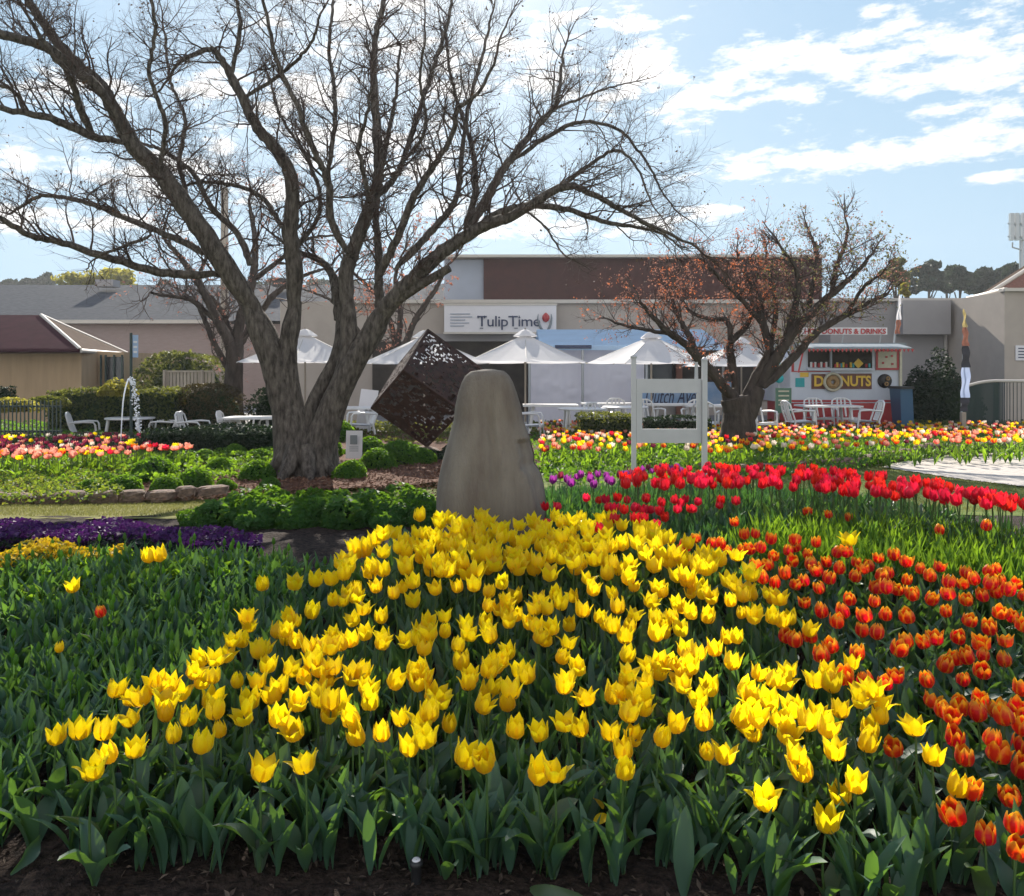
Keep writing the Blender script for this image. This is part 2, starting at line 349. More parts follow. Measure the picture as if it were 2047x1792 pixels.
def chips(P, Nn, size, aspect=1.8, tilt=.6, g=None):
    """small bent leaf quads at points P, roughly facing Nn"""
    g = g or nr; P = np.asarray(P, float); n = len(P)
    Nn = np.asarray(Nn, float) + g.normal(0, tilt, (n, 3)); Nn /= np.linalg.norm(Nn, axis=1)[:, None] + 1e-9
    A = g.normal(0, 1, (n, 3)); A -= Nn * (A * Nn).sum(1)[:, None]; A /= np.linalg.norm(A, axis=1)[:, None] + 1e-9
    B = np.cross(Nn, A); sz = (np.broadcast_to(size, (n,)) * g.uniform(.6, 1.3, n))[:, None]
    a, b = A * sz * .5 * aspect ** .5, B * sz * .5 / aspect ** .5
    bend = Nn * sz * .16
    V = np.stack([P - a, P + b * 1.0 + bend, P + a, P - b * 1.0 + bend], 1).reshape(-1, 3)
    return V, np.arange(n * 4).reshape(-1, 4)

def bloom_arrays(R0, H, flare, seed, K=7, jitter=.12, A=0.62, pointed=True, nv=5):
    """six petals. flare>0 opens, <0 closes"""
    g = random.Random(seed); V, Fc, UV = [], [], []; base = 0
    vs = np.linspace(-1, 1, nv)
    for k in range(6):
        outer = k % 2 == 0
        phi = math.radians(k * 60 + g.uniform(-7, 7)); fl = flare + g.uniform(-jitter, jitter) * 2.2 - (0 if outer else .06)
        hh = H * g.uniform(.88, 1.10) * (1.0 if outer else 1.02); rr = R0 * (1.0 if outer else .90)
        for i in range(K + 1):
            u = i / K
            r = rr * math.sqrt(max(0, 1 - (1 - min(u / .42, 1)) ** 2)) if u < .42 else rr * (1 + fl * ((u - .42) / .58) ** 2.1)
            r = max(r, .003)
            z = hh * u * (1 - max(0, fl - .4) * .25 * u)
            if pointed: wdt = (min(1, .42 + u * 2.2)) * (1 if u < .50 else max(0.02, (1 - ((u - .50) / .50) ** 1.9) * (1 if u < .86 else .75)))
            else: wdt = (min(1, .35 + u * 2.2)) * (1 if u < .6 else max(0.10, (1 - ((u - .6) / .4) ** 2.4)) )
            for v in vs:
                a = phi + v * A * wdt
                rv = r * (1 - .10 * (1 - abs(v)) * (0) - .05 * (v * v)) + .0012 * math.sin(11 * u + v * 6 + seed)
                V.append((math.cos(a) * rv, math.sin(a) * rv, z + .002 * math.sin(v * 5 + k))); UV.append((u * .98 + .01, .02 + max(abs(v) * .75, (u - .25) * 1.2 if u > .25 else 0) * .96))
        for i in range(K):
            for j in range(nv - 1):
                p = base + i * nv + j; Fc.append((p, p + 1, p + nv + 1, p + nv))
        base += (K + 1) * nv
    return np.array(V), np.array(Fc), np.array(UV)
def bloom_mesh(name, material, *a, **k):
    b = MB(); V, Fc, UV = bloom_arrays(*a, **k); b.add(V, Fc, 0, UV, True); return b.mesh(name, material)

# ------------------------------------------------------------------ ground
def sheet(name, x0, x1, y0, y1, nx, ny, material, dz=0, rough=0, mask=None, seed=1, edge=None):
    xs = np.linspace(x0, x1, nx); ys = np.linspace(y0, y1, ny); X, Yy = np.meshgrid(xs, ys)
    Z = terrv(Yy) + dz
    if rough:
        g = np.random.default_rng(seed); nz = g.normal(0, 1, X.shape)
        for _ in range(2): nz = (nz + np.roll(nz, 1, 0) + np.roll(nz, 1, 1) + np.roll(nz, -1, 0) + np.roll(nz, -1, 1)) / 5
        Z = Z + nz * rough * 2.2
    V = np.stack([X, Yy, Z], 2).reshape(-1, 3)
    i, j = np.meshgrid(np.arange(ny - 1), np.arange(nx - 1), indexing='ij'); a = (i * nx + j).ravel()
    Fc = np.stack([a, a + 1, a + nx + 1, a + nx], 1)
    if mask is not None:
        cc = V[Fc].mean(1); Fc = Fc[mask(cc[:, 0], cc[:, 1])]
    b = MB(); b.add(V, Fc, 0, smooth=True); o = b.build(name, material); tag(o, kind='structure'); return o
b = MB()   # ground reaching the horizon: rows follow the terrain profile
ysl = [-6, 0, 2.3, 2.9, 3.5, 3.9, 4.3, 5.2, 5.8, 6.3, 7, 8, 9, 10, 12, 14.5, 16, 25, 60, 300, 2500]
xsl = [-2500, -300, -60, -20, -12, -6, 0, 6, 12, 20, 60, 300, 2500]
V = [(x, y, terr(y) - .03) for y in ysl for x in xsl]; nx = len(xsl)
Fc = [(i*nx+j, i*nx+j+1, (i+1)*nx+j+1, (i+1)*nx+j) for i in range(len(ysl)-1) for j in range(nx-1)]
b.add(V, Fc, 0); tag(b.build('ground', M['lawn2']), kind='structure')
sheet('bed_soil', -4.6, 4.9, 1.5, 6.6, 190, 110, M['soil'], 0, .0075, seed=3)
def in_poly(x, y, poly):
    x = np.asarray(x); y = np.asarray(y); c = np.zeros(x.shape, bool); n = len(poly)
    for i in range(n):
        (x1, y1), (x2, y2) = poly[i], poly[(i + 1) % n]
        cond = ((y1 > y) != (y2 > y)) & (x < (x2 - x1) * (y - y1) / (y2 - y1 + 1e-12) + x1); c ^= cond
    return c
def gnd(px, py, h=0.0, z0=None):     # where the sight line meets the terrain lifted by h
    Y = 5.0
    if py <= HY + 1: return None
    lo, hi = .8, 60.0
    fnc = lambda Y: (EYE - (py - HY) * Y / F) - ((terr(Y) if z0 is None else z0) + h)
    # first crossing from near
    prev = lo
    for Y in np.concatenate([np.arange(.9, 12, .05), np.arange(12, 60, .2)]):
        if fnc(Y) <= 0:
            a, c = prev, Y
            for _ in range(25):
                m_ = (a + c) / 2
                if fnc(m_) > 0: a = m_
                else: c = m_
            Y = (a + c) / 2; return ((px - CX) * Y / F, Y, terr(Y) if z0 is None else z0)
        prev = Y
    return None
def gp(px, py, h=0, z0=None): p = gnd(px, py, h, z0); return (p[0], p[1])
# lawn strip on the left, between the pansy edging and the stone-edged bed
lawnL = [gp(-200, 1052), gp(330, 1052), gp(470, 1002), gp(420, 990, 0), gp(-200, 1004)]
sheet('lawn', -9, -2.0, 6.3, 8.8, 120, 60, M['lawn'], .004, .003, lambda x, y: y > 6.3, seed=5)
sheet('grass_verge', -2.0, 12, 6.6, 13.0, 150, 90, M['lawn2'], .004, .003, seed=6)
# pale path on the right (sheet 4 mm above the verge)
pathP = [gp(1765, 936), gp(1850, 915), gp(2047, 905), gp(2300, 900), gp(2300, 1010), gp(2047, 975), gp(1900, 957)]
sheet('path', 4, 14, 8.5, 16, 220, 160, M['path'], .016, .0015, lambda x, y: in_poly(x, y, pathP), seed=8)
b = MB(); b.bx(ax(552, 15.2), 40, 15.2, 60, -.5, -.118); b.bx(-40, ax(552, 15.2) - .01, 15.7, 60, -.6, -.35); tag(b.build('patio_paving', M['patio']), kind='structure')

def blades(name, n, xr, yr, L, W, material, test=None, kind='stuff', label=None, cat=None, dz=0):
    x = nr.uniform(*xr, n); y = nr.uniform(*yr, n)
    if test is not None: k = test(x, y); x, y = x[k], y[k]
    P = np.stack([x, y, terrv(y) + dz], 1); m_ = len(P)
    V, Fq = strap_leaves(P, nr.uniform(0, 6.28, m_), nr.uniform(.6, 1.3, m_) * L, W, nr.uniform(0, .6, m_), nr.uniform(0, 1, m_), K=2)
    b = MB(); b.add(V, Fq); return tag(b.build(name, material), label, cat, kind=kind)
blades('lawn_grass', 30000, (-8, -1.6), (6.5, 8.6), .028, .006, M['blade'], label='short dry yellowish grass on the strip left of the stone', cat='grass')
blades('verge_grass', 26000, (1.5, 7.5), (6.9, 12.5), .032, .008, M['blade'], lambda x, y: ~in_poly(x, y, pathP), label='short green grass behind the red tulips beside the pale path', cat='grass')
# mulch litter on the near soil
n = 9000; x = nr.uniform(-2.6, 2.8, n); y = nr.uniform(1.75, 3.6, n)
V, Fq = chips(np.stack([x, y, terrv(y) + .008], 1), np.tile((0, 0, 1), (n, 1)), .016, aspect=2.6, tilt=.5)
b = MB(); b.add(V, Fq); tag(b.build('mulch', M['chip']), 'dark bark mulch covering the soil at the front of the bed', 'mulch', kind='stuff')

# ------------------------------------------------------------------ tulips
# bloom centres read off the photograph (2047-wide frame)
def T(ox, oy, s, pts): return [(ox + x * s, oy + y * s) for x, y in pts]
zA = T(0,1012.9,.3386,[(335,1335),(470,1305),(610,1310),(660,1430),(555,1530),(795,1410),(785,1225),(780,1110),(850,1110),(920,1030),(1000,1030),(970,1150),(980,1200),(1100,1225),(1025,1325),(1185,1385),(1300,1295),(1270,1190),(1235,1130),(1060,1080),(1450,1215),(1640,1230),(1755,1300),(1535,1545),(1805,1500),(1630,1095),(1755,1130),(1470,1130),(1880,1120),(1930,1200),(2010,1150),(435,460),(885,290),(950,285),(350,805),(670,1065)])
zB = T(639.7,1332.8,.3646,[(45,20),(215,15),(400,62),(575,45),(665,165),(820,70),(940,90),(875,190),(1030,185),(1040,120),(1140,35),(1340,90),(1470,155),(1595,145),(1750,165),(1795,65),(1685,240),(1685,30),(1970,50),(1850,10),(60,180),(130,200),(270,175),(270,120),(185,260),(20,230),(215,360),(340,345),(455,265),(550,290),(600,240),(705,295),(490,425),(580,375),(780,480),(910,490),(1190,565),(1285,560),(1070,325),(1210,340),(1345,285),(1440,320),(1595,345),(1705,355),(1665,450),(1665,540),(1860,365),(1945,290)])
zC = T(1332.8,1012.9,.4345,[(430,470),(480,420),(520,480),(570,510),(650,555),(410,760),(210,825),(155,880),(345,840),(390,870),(530,790),(500,830),(485,880),(685,790),(735,745),(755,805),(850,705),(880,870),(950,830),(970,880),(985,950),(795,920),(600,920),(510,960),(410,950),(325,955),(175,975),(20,975),(410,1020),(650,980),(730,1005),(935,1010),(910,1070),(775,1110),(600,1125),(640,1205),(190,1100),(265,1130),(1145,1000),(1220,1130),(1325,1275),(800,1310),(870,1250),(460,1335),(735,1435),(690,925),(550,1030),(840,150)])
zD = T(799.7,1002.2,.2083,[(185,140),(350,170),(400,210),(540,230),(640,220),(800,170),(760,130),(1000,250),(1130,220),(1280,200),(1380,240),(1480,140),(1560,200),(1640,190),(1730,160),(30,370),(150,300),(240,310),(340,310),(120,410),(400,430),(480,420),(540,350),(620,390),(700,340),(780,380),(850,330),(960,340),(900,440),(1070,330),(1180,400),(1250,350),(1330,420),(1420,460),(1450,380),(1560,340),(1640,290),(1660,440),(1800,290),(1810,420),(1780,240),(50,570),(190,530),(290,590),(380,600),(620,590),(480,660),(720,660),(750,530),(900,500),(1050,530),(1120,640),(1210,550),(1300,650),(1430,700),(1550,540),(1690,490),(1700,640),(1790,720),(130,760),(20,800),(70,640),(350,820),(130,940),(560,800),(720,790),(840,850),(830,980),(970,760),(1000,930),(1130,900),(940,1010),(260,1140),(430,1080),(420,1220),(200,1240),(640,1160),(640,1250),(820,1140),(850,1220),(1040,1130),(1110,1070),(1240,1140),(1300,1010),(1350,900),(1420,1010),(1490,870),(1540,960),(1670,890),(1740,1030),(1470,1190),(1620,1160),(1320,1270),(1230,1180),(1610,1330),(1530,1460),(60,1310),(220,1390),(550,1360),(590,1530),(680,1650),(1040,1420),(880,1540),(970,1500),(1220,1620),(1150,1600),(1720,1560),(1600,1690),(240,1670),(130,1640),(880,1710)])
zE = T(1172.8,1002.2,.2083,[(150,150),(250,150),(340,230),(510,160),(490,260),(200,240),(60,250),(50,400),(170,330),(240,430),(340,410),(610,340),(480,400),(680,420),(790,350),(560,500),(640,620),(720,520),(830,500),(780,580),(400,600),(390,720),(450,790),(200,690),(60,830),(260,850),(300,1000),(440,1060),(600,940),(730,850),(860,710),(1000,850),(970,760),(1080,810),(870,960),(1060,580),(1130,560),(1290,560),(1440,510),(1250,530),(1580,700),(1370,760),(1450,790),(1390,930),(1490,1040),(1650,1040),(1590,880),(1740,860),(1850,920),(1790,1090),(1870,1130),(1960,1100),(1200,900),(1150,1080),(1010,1040),(840,1080),(670,1100),(740,1140),(910,1210),(650,1250),(110,1080),(260,1180),(180,1160),(400,1180),(370,1280),(370,1450),(400,1640),(680,1520),(690,1600),(580,1700),(940,1400),(1060,1440),(890,1580),(890,1690),(1340,1280),(1230,1390),(1380,1520),(1630,1620),(1200,1750),(1490,1770),(1880,1700),(1950,1600)])
zG = T(373.2,1002.2,.2083,[(730,780),(1030,770),(1230,750),(1400,740),(1500,690),(1530,560),(1560,620),(1630,490),(1720,430),(1810,370),(1890,310),(2000,300),(1890,480),(2030,440),(1760,670),(1900,650),(1830,800),(2000,860),(1500,930),(1530,850),(1630,900),(1700,1010),(1610,1110),(1870,1090),(1720,1240),(1900,1280),(1000,1080),(1190,1040),(950,1210),(970,1290),(1070,1320),(570,1090),(600,1170),(520,1310),(440,1300),(690,1420),(740,1380),(350,1450),(150,1490),(270,1480),(770,1550),(980,1590),(1200,1380),(1260,1390),(1220,1510),(1370,1380),(1500,1340),(1420,1250),(1420,1570),(1130,1640),(1320,1680),(1680,1580),(140,1690),(50,1600),(250,1650),(480,1690),(690,1700),(1710,1750),(880,1760),(1260,1790)])
zC = [p for p in zC if p[0] > 1605 or p[1] > 1375 or p[0] > 1500 and p[1] > 1060 and p[1] < 1085]
yel = []
for p in zA + zB + zD + zE + zG + zC:
    if all(math.hypot(p[0]-q[0], p[1]-q[1]) > .23 * (31 + (p[1]-1060) * .062) for q in yel): yel.append(p)
# a few more in the crowded back rows, where blooms hide one another
extra = 0
while extra < 34:
    p = (rng.uniform(800, 1420), rng.uniform(1035, 1140))
    if p[0] > 1300 and p[1] < 1065 + (p[0]-1300) * .25: continue
    if p[0] < 870 and p[1] < 1060 + (870-p[0]) * .6: continue
    if all(math.hypot(p[0]-q[0], p[1]-q[1]) > 11 for q in yel): yel.append(p); extra += 1
clump = 0; seeds_ = [q for q in yel if q[1] < 1400 and q[0] > 560 and not (q[0] > 1650 and q[1] < 1100)]
while clump < 75:       # blooms stand in twos and threes
    q = rng.choice(seeds_); a_ = rng.uniform(0, 6.28); k_ = .45 + (q[1] - 1000) * .0009; p = (q[0] + math.cos(a_) * 30 * k_, q[1] + math.sin(a_) * 17 * k_)
    if p[1] < q[1] and p[1] < 1060: continue
    if all(math.hypot(p[0]-w[0], (p[1]-w[1]) * 1.2) > 9 + (p[1] - 1050) * .02 for w in yel): yel.append(p); clump += 1
org = T(1332.8,1012.9,.4345,[(315,65),(140,140),(205,165),(360,125),(405,120),(475,145),(590,150),(690,160),(600,180),(490,220),(580,245),(405,265),(470,265),(550,305),(500,345),(445,325),(640,335),(585,350),(710,370),(785,280),(860,315),(700,290),(745,325),(840,420),(635,435),(715,480),(820,480),(785,525),(760,635),(590,610),(545,590),(665,590),(895,565),(965,575),(915,500),(1005,490),(1110,500),(955,430),(1060,375),(960,370),(1010,370),(1100,330),(1020,300),(980,315),(930,270),(970,230),(1050,220),(1100,250),(1165,280),(1210,315),(1250,270),(1295,345),(1365,350),(1375,300),(1210,420),(1300,400),(1285,475),(1385,515),(1530,480),(1590,500),(1460,405),(1520,390),(1565,380),(1485,555),(1560,610),(1450,625),(1450,675),(1235,600),(1190,615),(1110,615),(1060,650),(1335,590),(1270,720),(1330,690),(1365,780),(1395,685),(1450,745),(1555,700),(1205,790),(1055,770),(1000,800),(920,800),(820,770),(880,670),(715,680),(1210,880),(1270,925),(1310,950),(1430,945),(1445,875),(1345,910),(1530,930),(1570,940),(1610,925),(1630,830),(1320,1050),(1370,1145),(1520,1130),(1625,1195),(1625,1090),(1640,1005),(1045,1095),(1395,1295),(1330,1410),(1590,1325),(1465,1500),(1600,1450),(1610,1560),(1490,1060),(1640,540),(1640,400),(750,30),(650,20),(830,45),(1255,105),(1465,85),(1470,290),(1520,280),(1480,350),(870,250),(910,280),(665,265),(775,205),(430,185),(380,190),(560,200),(1130,400),(1560,960),(345,195),(280,190),(250,165),(80,175),(60,195),(1540,330),(1605,345),(1420,330),(740,250),(830,205),(1380,420),(640,210)])
redp = [(208, 1216)]

YBP = [(.0345,.074,.10,1),(.035,.074,.22,2),(.0355,.071,.36,3),(.034,.075,.02,4),(.035,.070,.55,5),(.033,.074,-.14,6),(.035,.073,.28,7),(.036,.068,.62,8),(.027,.070,-.30,9)]
YB = [bloom_mesh('bloom', M['yellow'], *a, K=9) for a in YBP]
OB = [bloom_mesh('bloom', M['orange'], *a, pointed=False) for a in [(.031,.064,-.25,11),(.032,.066,-.40,12),(.033,.060,-.10,13),(.030,.066,-.5,14),(.034,.060,.05,15)]]
def leaf_variant(seed, short=False):
    g = random.Random(seed); b = MB()
    L = g.uniform(.18, .26) * (.8 if short else 1)
    V, Fq = strap_leaves([(0, 0, 0)], 0, L, g.uniform(.052, .082), g.uniform(.10, .50), g.uniform(.3, 1.3), fold=g.uniform(.30, .65), K=10, wave=g.uniform(.18, .42))
    b.add(V, Fq, smooth=True); return b.mesh('leaf', M['tleaf'])
LV = [leaf_variant(s) for s in range(40, 66)]
def stem_variant(seed):
    g = random.Random(seed); b = MB(); a = g.uniform(-.012, .012); c = g.uniform(-.012, .012)
    b.tube([(a * math.sin(t * 3.1), c * math.sin(t * 3.1), t) for t in np.linspace(0, 1, 6)], [.0040, .0038, .0036, .0034, .0033, .0036], 6); return b.mesh('stem', M['tstem'])
SV = [stem_variant(s) for s in range(5)]
def place_parts(root, h, blooms, nleaf, g, tilt, bs=1.0, ls=1.0, lz=0.0):
    s = link(bpy.data.objects.new('stem', g.choice(SV)), root); s.scale = (1, 1, h)
    s.rotation_euler = (0, 0, g.uniform(0, 6.28))
    bl = link(bpy.data.objects.new('bloom', g.choice(blooms)), root); bl.location = (0, 0, h - .004)
    bl.rotation_euler = (g.uniform(-tilt, tilt) , g.uniform(-tilt, tilt), g.uniform(0, 6.28)); bl.scale = (bs,) * 3
    a0 = g.uniform(0, 6.28)
    for k in range(nleaf):
        l = link(bpy.data.objects.new('leaf', g.choice(LV)), root); l.location = (0, 0, lz)
        l.rotation_euler = (0, 0, a0 + k * 6.28 / max(nleaf, 1) + g.uniform(-.5, .5)); sc = ls * g.uniform(.8, 1.1); l.scale = (sc, sc, sc)
    return bl
info = []
for (px, py) in yel:
    h = rng.uniform(.27, .335)
    if py > 1560: h *= .72
    p = gnd(px, py, h)
    info.append((px, py, h, p))
info.sort(key=lambda t: t[3][1])
GY = 'yellow tulips blooming in the central bed'
front = sorted([t for t in info if t[3][1] < 2.46 and t[0] < 2000], key=lambda t: t[0])
small_mesh = {}
def tulip_single(name_mat, closed, seed, leaf_m='tleaf', H=.30, pointed=False, R0=.030, bh=.064):
    g = random.Random(seed); b = MB()
    V, Fc, UV = bloom_arrays(R0, bh, closed, seed, K=5, nv=3, pointed=pointed)
    b.add(V + np.array((0, 0, H)), Fc, 0, UV, True)
    b.tube([(0, 0, 0), (.004, 0, H * .5), (0, 0, H + .004)], .0036, 4, 1)
    V, Fq = strap_leaves(np.zeros((3, 3)), [g.uniform(0, 6.28) for _ in range(3)], [g.uniform(.16, .25) for _ in range(3)], .045, [g.uniform(.1, .5) for _ in range(3)], [g.uniform(.2, .9) for _ in range(3)], K=4)
    b.add(V, Fq, 2, smooth=True)
    return b.mesh('tulip', [M[name_mat], M['tstem'], M[leaf_m]])
if True:
    for i, (px, py, h, p) in enumerate(info[:300]):
        g = random.Random(1000 + i); tilt = .38 if py > 1300 else .30
        lab = 'yellow tulip with pointed petals among many in the central bed, before the stone'
        bs_rng = (.76, 1.0)
        lone = False
        if (px < 300 and py < 1250): lab, lone = 'lone yellow tulip rising from the green unopened tulips at far left', True
        elif px < 330 and py < 1300: lab, lone = 'small pale yellow tulip bud in the green leaves at left', True
        elif px < 340 and py < 1120: lab, lone = 'yellow tulip in green leaves near the purple pansies', True
        elif px > 1690 and py < 1090: lab, lone = 'lone yellow tulip standing behind the orange tulips', True
        elif abs(px - 525) < 6 and py < 1180: lab, lone = 'small yellow tulip in green leaves left of the yellow bed', True
        if any(t[0] == px and t[1] == py for t in front):
            k = [t[0] for t in front].index(px) + 1
            words = ['leftmost', 'second from the left', 'third from the left', 'fourth from the left', 'fifth from the left', 'sixth from the left', 'seventh from the left', 'eighth from the left', 'ninth from the left', 'tenth from the left']
            n_ = len(front)
            w = words[k-1] if k <= 10 else None
            if w is None and n_ - k < 10: w = words[n_-k].replace('left', 'right')
            if w: lab = 'yellow tulip, ' + w + ' along the bare front edge of the bed'
        root = empty('yellow_tulip', p, lab, 'yellow tulip', GY, 0)
        bud = 'bud' in lab or g.random() < .05
        near = py > 1400
        nl = 3 if near else (2 if py > 1180 else 1)
        place_parts(root, h - .034, [YB[8]] if bud else YB[:8], nl, g, tilt, bs=(.62 if bud and 'bud' in lab else g.uniform(*bs_rng)), ls=(1.0 if near else .8) * (.82 if py > 1560 else 1))
    rest = MB()
    for i, (px, py, h, p) in enumerate(info[300:]):
        k = i % 8; a = YBP[k]
        V, Fc, UV = bloom_arrays(*a, K=6)
        Rm = np.array(Euler((rng.uniform(-.25, .25), rng.uniform(-.25, .25), rng.uniform(0, 6.28))).to_matrix())
        rest.add(V @ Rm.T * rng.uniform(.95, 1.15) + np.array((p[0], p[1], p[2] + h - .036)), Fc, 0, UV, True)
        rest.tube([p, (p[0], p[1], p[2] + h - .03)], .0036, 5, 1)
        V, Fq = strap_leaves([p] * 2, [rng.uniform(0, 6.28) for _ in range(2)], .23, .05, .3, .6); rest.add(V, Fq, 2, smooth=True)
    if rest.n: tag(rest.build('tulips', [M['yellow'], M['tstem'], M['tfoliage']]), 'rear rows of yellow tulips in front of the standing stone', 'tulips', GY, 'stuff')
for i, (px, py) in enumerate(org):
    g = random.Random(3000 + i); h = g.uniform(.22, .28)
    if py > 1480: h *= .8
    p = gnd(px, py, h)
    far = py < 1075
    lab = 'orange red tulip with yellow edges in the bed at right'
    if py < 1062 and px > 1600: lab = ('orange red tulip standing alone in the bright green leaves near the red tulips')
    root = empty('orange_tulip', p, lab, 'orange tulip', 'orange red tulips in the bed at right')
    place_parts(root, h - .03, OB, 2 if py > 1250 else 1, g, .28, bs=g.uniform(.80, 1.06), ls=.75 if py < 1400 else .9)
for i in range(26):     # the bed carries on past the right of the frame
    g = random.Random(5000 + i); px, py = g.uniform(2065, 2290), g.uniform(1150, 1600); p = gnd(px, py, .25)
    place_parts(empty('orange_tulip', p, 'orange red tulip with yellow edges in the bed at right', 'orange tulip', 'orange red tulips in the bed at right'), .22, OB, 1, g, .28, bs=g.uniform(.8, 1.06), ls=.8)
p = gnd(203, 1215, .25); root = empty('tulip', p, 'lone red tulip low in the green unopened tulips at left', 'tulip')
place_parts(root, .21, OB, 1, random.Random(4), .2, .8)
# red and purple tulips behind, small in the picture: one mesh each, shared between copies
RT = [tulip_single('red', f, 60 + i, H=.31) for i, f in enumerate((-.3, -.1, .1, -.45, .0))]
PT = [tulip_single('purple', f, 70 + i, H=.30) for i, f in enumerate((-.3, -.1, -.45))]
MT = [tulip_single('maroon', f, 75 + i, H=.30) for i, f in enumerate((-.3, -.1))]
def single(px, py, h0, meshes, lab, cat, grp, sc=1.0, z0=None):
    h = h0 * rng.uniform(.92, 1.08); p = gnd(px, py, h, z0)
    if p is None: return
    o = link(bpy.data.objects.new(cat.replace(' ', '_'), rng.choice(meshes))); o.location = p
    o.rotation_euler = (rng.uniform(-.14, .14), rng.uniform(-.14, .14), rng.uniform(0, 6.28)); s = sc * h / h0; o.scale = (s, s, s * h0 / .335)
    tag(o, lab, cat, grp); return o
def band(pts, x): return np.interp(x, [p[0] for p in pts], [p[1] for p in pts])
topl = [(1240,962),(1300,945),(1400,938),(1500,940),(1600,945),(1700,955),(1800,968),(1900,985),(2000,1008),(2047,1022)]
botl = [(1240,985),(1300,985),(1400,985),(1500,982),(1600,988),(1700,998),(1800,1008),(1900,1015),(2000,1026),(2047,1034)]
placed = []; tries = 0
while len(placed) < 165 and tries < 9000:
    tries += 1; x = rng.uniform(1245, 2047); y = rng.uniform(band(topl, x), band(botl, x))
    if all(math.hypot(x - q[0], (y - q[1]) * 1.3) > 9.5 for q in placed): placed.append((x, y))
for x, y in placed:
    single(x, y, .335, RT, 'deep red tulip in the long red band curving behind the orange tulips', 'red tulip', 'deep red tulips in the curving rear band', 1.12)
cnt = 0; pl2 = []
while cnt < 46:
    x = rng.uniform(1095, 1480); y = rng.uniform(992, 1055)
    if y > 1050 - max(0, x - 1330) * .35: continue
    if all(math.hypot(x-q[0], y-q[1]) > 13 for q in pl2):
        pl2.append((x, y)); cnt += 1
        if x > 1200 or rng.random() < .35: single(x, y, .31, RT, 'red tulip scattered low between the yellow bed and the red band', 'red tulip', 'scattered red tulips right of the stone', .95)
for x, y in [(1100,957),(1113,950),(1155,946),(1165,952),(1182,965),(1202,948),(1214,950),(1232,948),(1244,952),(1236,960),(1262,948),(1288,938),(1296,934),(1312,931),(1322,936),(1332,934),(1345,935),(1368,940),(1130,958),(1180,950),(1190,955),(1225,957),(1250,945),(1276,944),(1306,941),(1355,931),(1142,964)]:
    single(x, y, .33, PT + MT[:1], 'purple tulip in the short row between stone and white sign frame', 'purple tulip', 'purple tulips beside the stone', 1.0)

# leaf masses ------------------------------------------------------------
def leafmass(name, plants, material, label, cat, L=(.18, .27), W=(.035, .055), per=4, lean=(.05, .55), curl=(.1, .9), K=5, z0=None):
    P = np.array(plants); n = len(P) * per
    base = np.repeat(P, per, 0) + nr.normal(0, .012, (n, 3)) * np.array((1, 1, 0))
    V, Fq = strap_leaves(base, nr.uniform(0, 6.28, n), nr.uniform(*L, n), nr.uniform(*W, n), nr.uniform(*lean, n), nr.uniform(*curl, n), K=K, wave=.12)
    b = MB(); b.add(V, Fq, smooth=True)
    return tag(b.build(name, material), label, cat, kind='stuff')
def fill(poly_px, h, spacing, z0=None, n=60000, xr=(-4.2, 5), yr=(1.8, 7)):
    """plant positions whose tops (height h) fall inside a ground region traced through picture points"""
    poly = [gp(a, b_, h, z0) for a, b_ in poly_px]
    xs = np.arange(xr[0], xr[1], spacing); ys = np.arange(yr[0], yr[1], spacing); X, Yy = np.meshgrid(xs, ys)
    X = X.ravel() + nr.uniform(-.45, .45, X.size) * spacing; Yy = Yy.ravel() + nr.uniform(-.45, .45, Yy.size) * spacing
    k = in_poly(X, Yy, poly); X, Yy = X[k], Yy[k]
    return np.stack([X, Yy, terrv(Yy) if z0 is None else np.full(len(X), z0)], 1)
leftbed = [(-260,1110),(0,1100),(180,1085),(400,1082),(560,1095),(690,1125),(600,1190),(430,1290),(250,1400),(80,1500),(-20,1600),(-260,1640)]
P = fill(leftbed, .17, .066)
leafmass('tulip_foliage', P, M['tfoliage'], 'blue green leaves of unopened tulips filling the left bed', 'foliage', L=(.12, .21), W=(.022, .038), per=5, lean=(.0, .6), curl=(.0, .8))
# small green buds standing over the leaves
bb = MB()
for q in P[::4]:
    hh = rng.uniform(.15, .21); bb.tube([tuple(q), (q[0], q[1], q[2] + hh)], .003, 4)
    bb.lathe([(.001, 0), (.009, .010), (.011, .022), (.007, .036), (.0012, .046)], (q[0], q[1], q[2] + hh), 6)
tag(bb.build('tulip_buds', M['bright']), 'small closed green tulip buds standing above the left leaves', 'buds', kind='stuff')
# broad bright leaves at the far edge of the left bed
P = fill([(-200,1095),(0,1078),(200,1068),(420,1072),(560,1095),(380,1120),(150,1145),(-200,1210)], .2, .07)
leafmass('bedding_plants', P, M['bright'], 'bright yellow green leaves behind the unopened tulips', 'foliage', L=(.10, .18), W=(.05, .075), per=5, lean=(.2, .9))
yb = [(800,1035),(1060,1030),(1320,1045),(1500,1095),(1650,1235),(1780,1370),(1910,1500),(1940,1560),(1700,1640),(1400,1570),(1000,1560),(600,1560),(170,1560),(70,1450),(240,1370),(470,1200),(560,1150),(680,1095)]
P = fill(yb, .28, .105)
leafmass('tulip_foliage', P, M['tfoliage'], 'leaves crowded beneath the yellow tulip blooms', 'foliage', L=(.17, .25), W=(.030, .05), per=4, lean=(.02, .4), curl=(.1, .7))
ob = [(1380,1070),(1480,1060),(1700,1085),(2047,1130),(2300,1160),(2300,1640),(2047,1640),(1960,1560),(1850,1450),(1750,1330),(1620,1220),(1480,1110)]
P = fill(ob, .23, .095)
leafmass('tulip_foliage', P, M['tfoliage'], 'leaves crowded beneath the orange red tulip blooms', 'foliage', L=(.15, .23), W=(.030, .05), per=4, lean=(.05, .6))
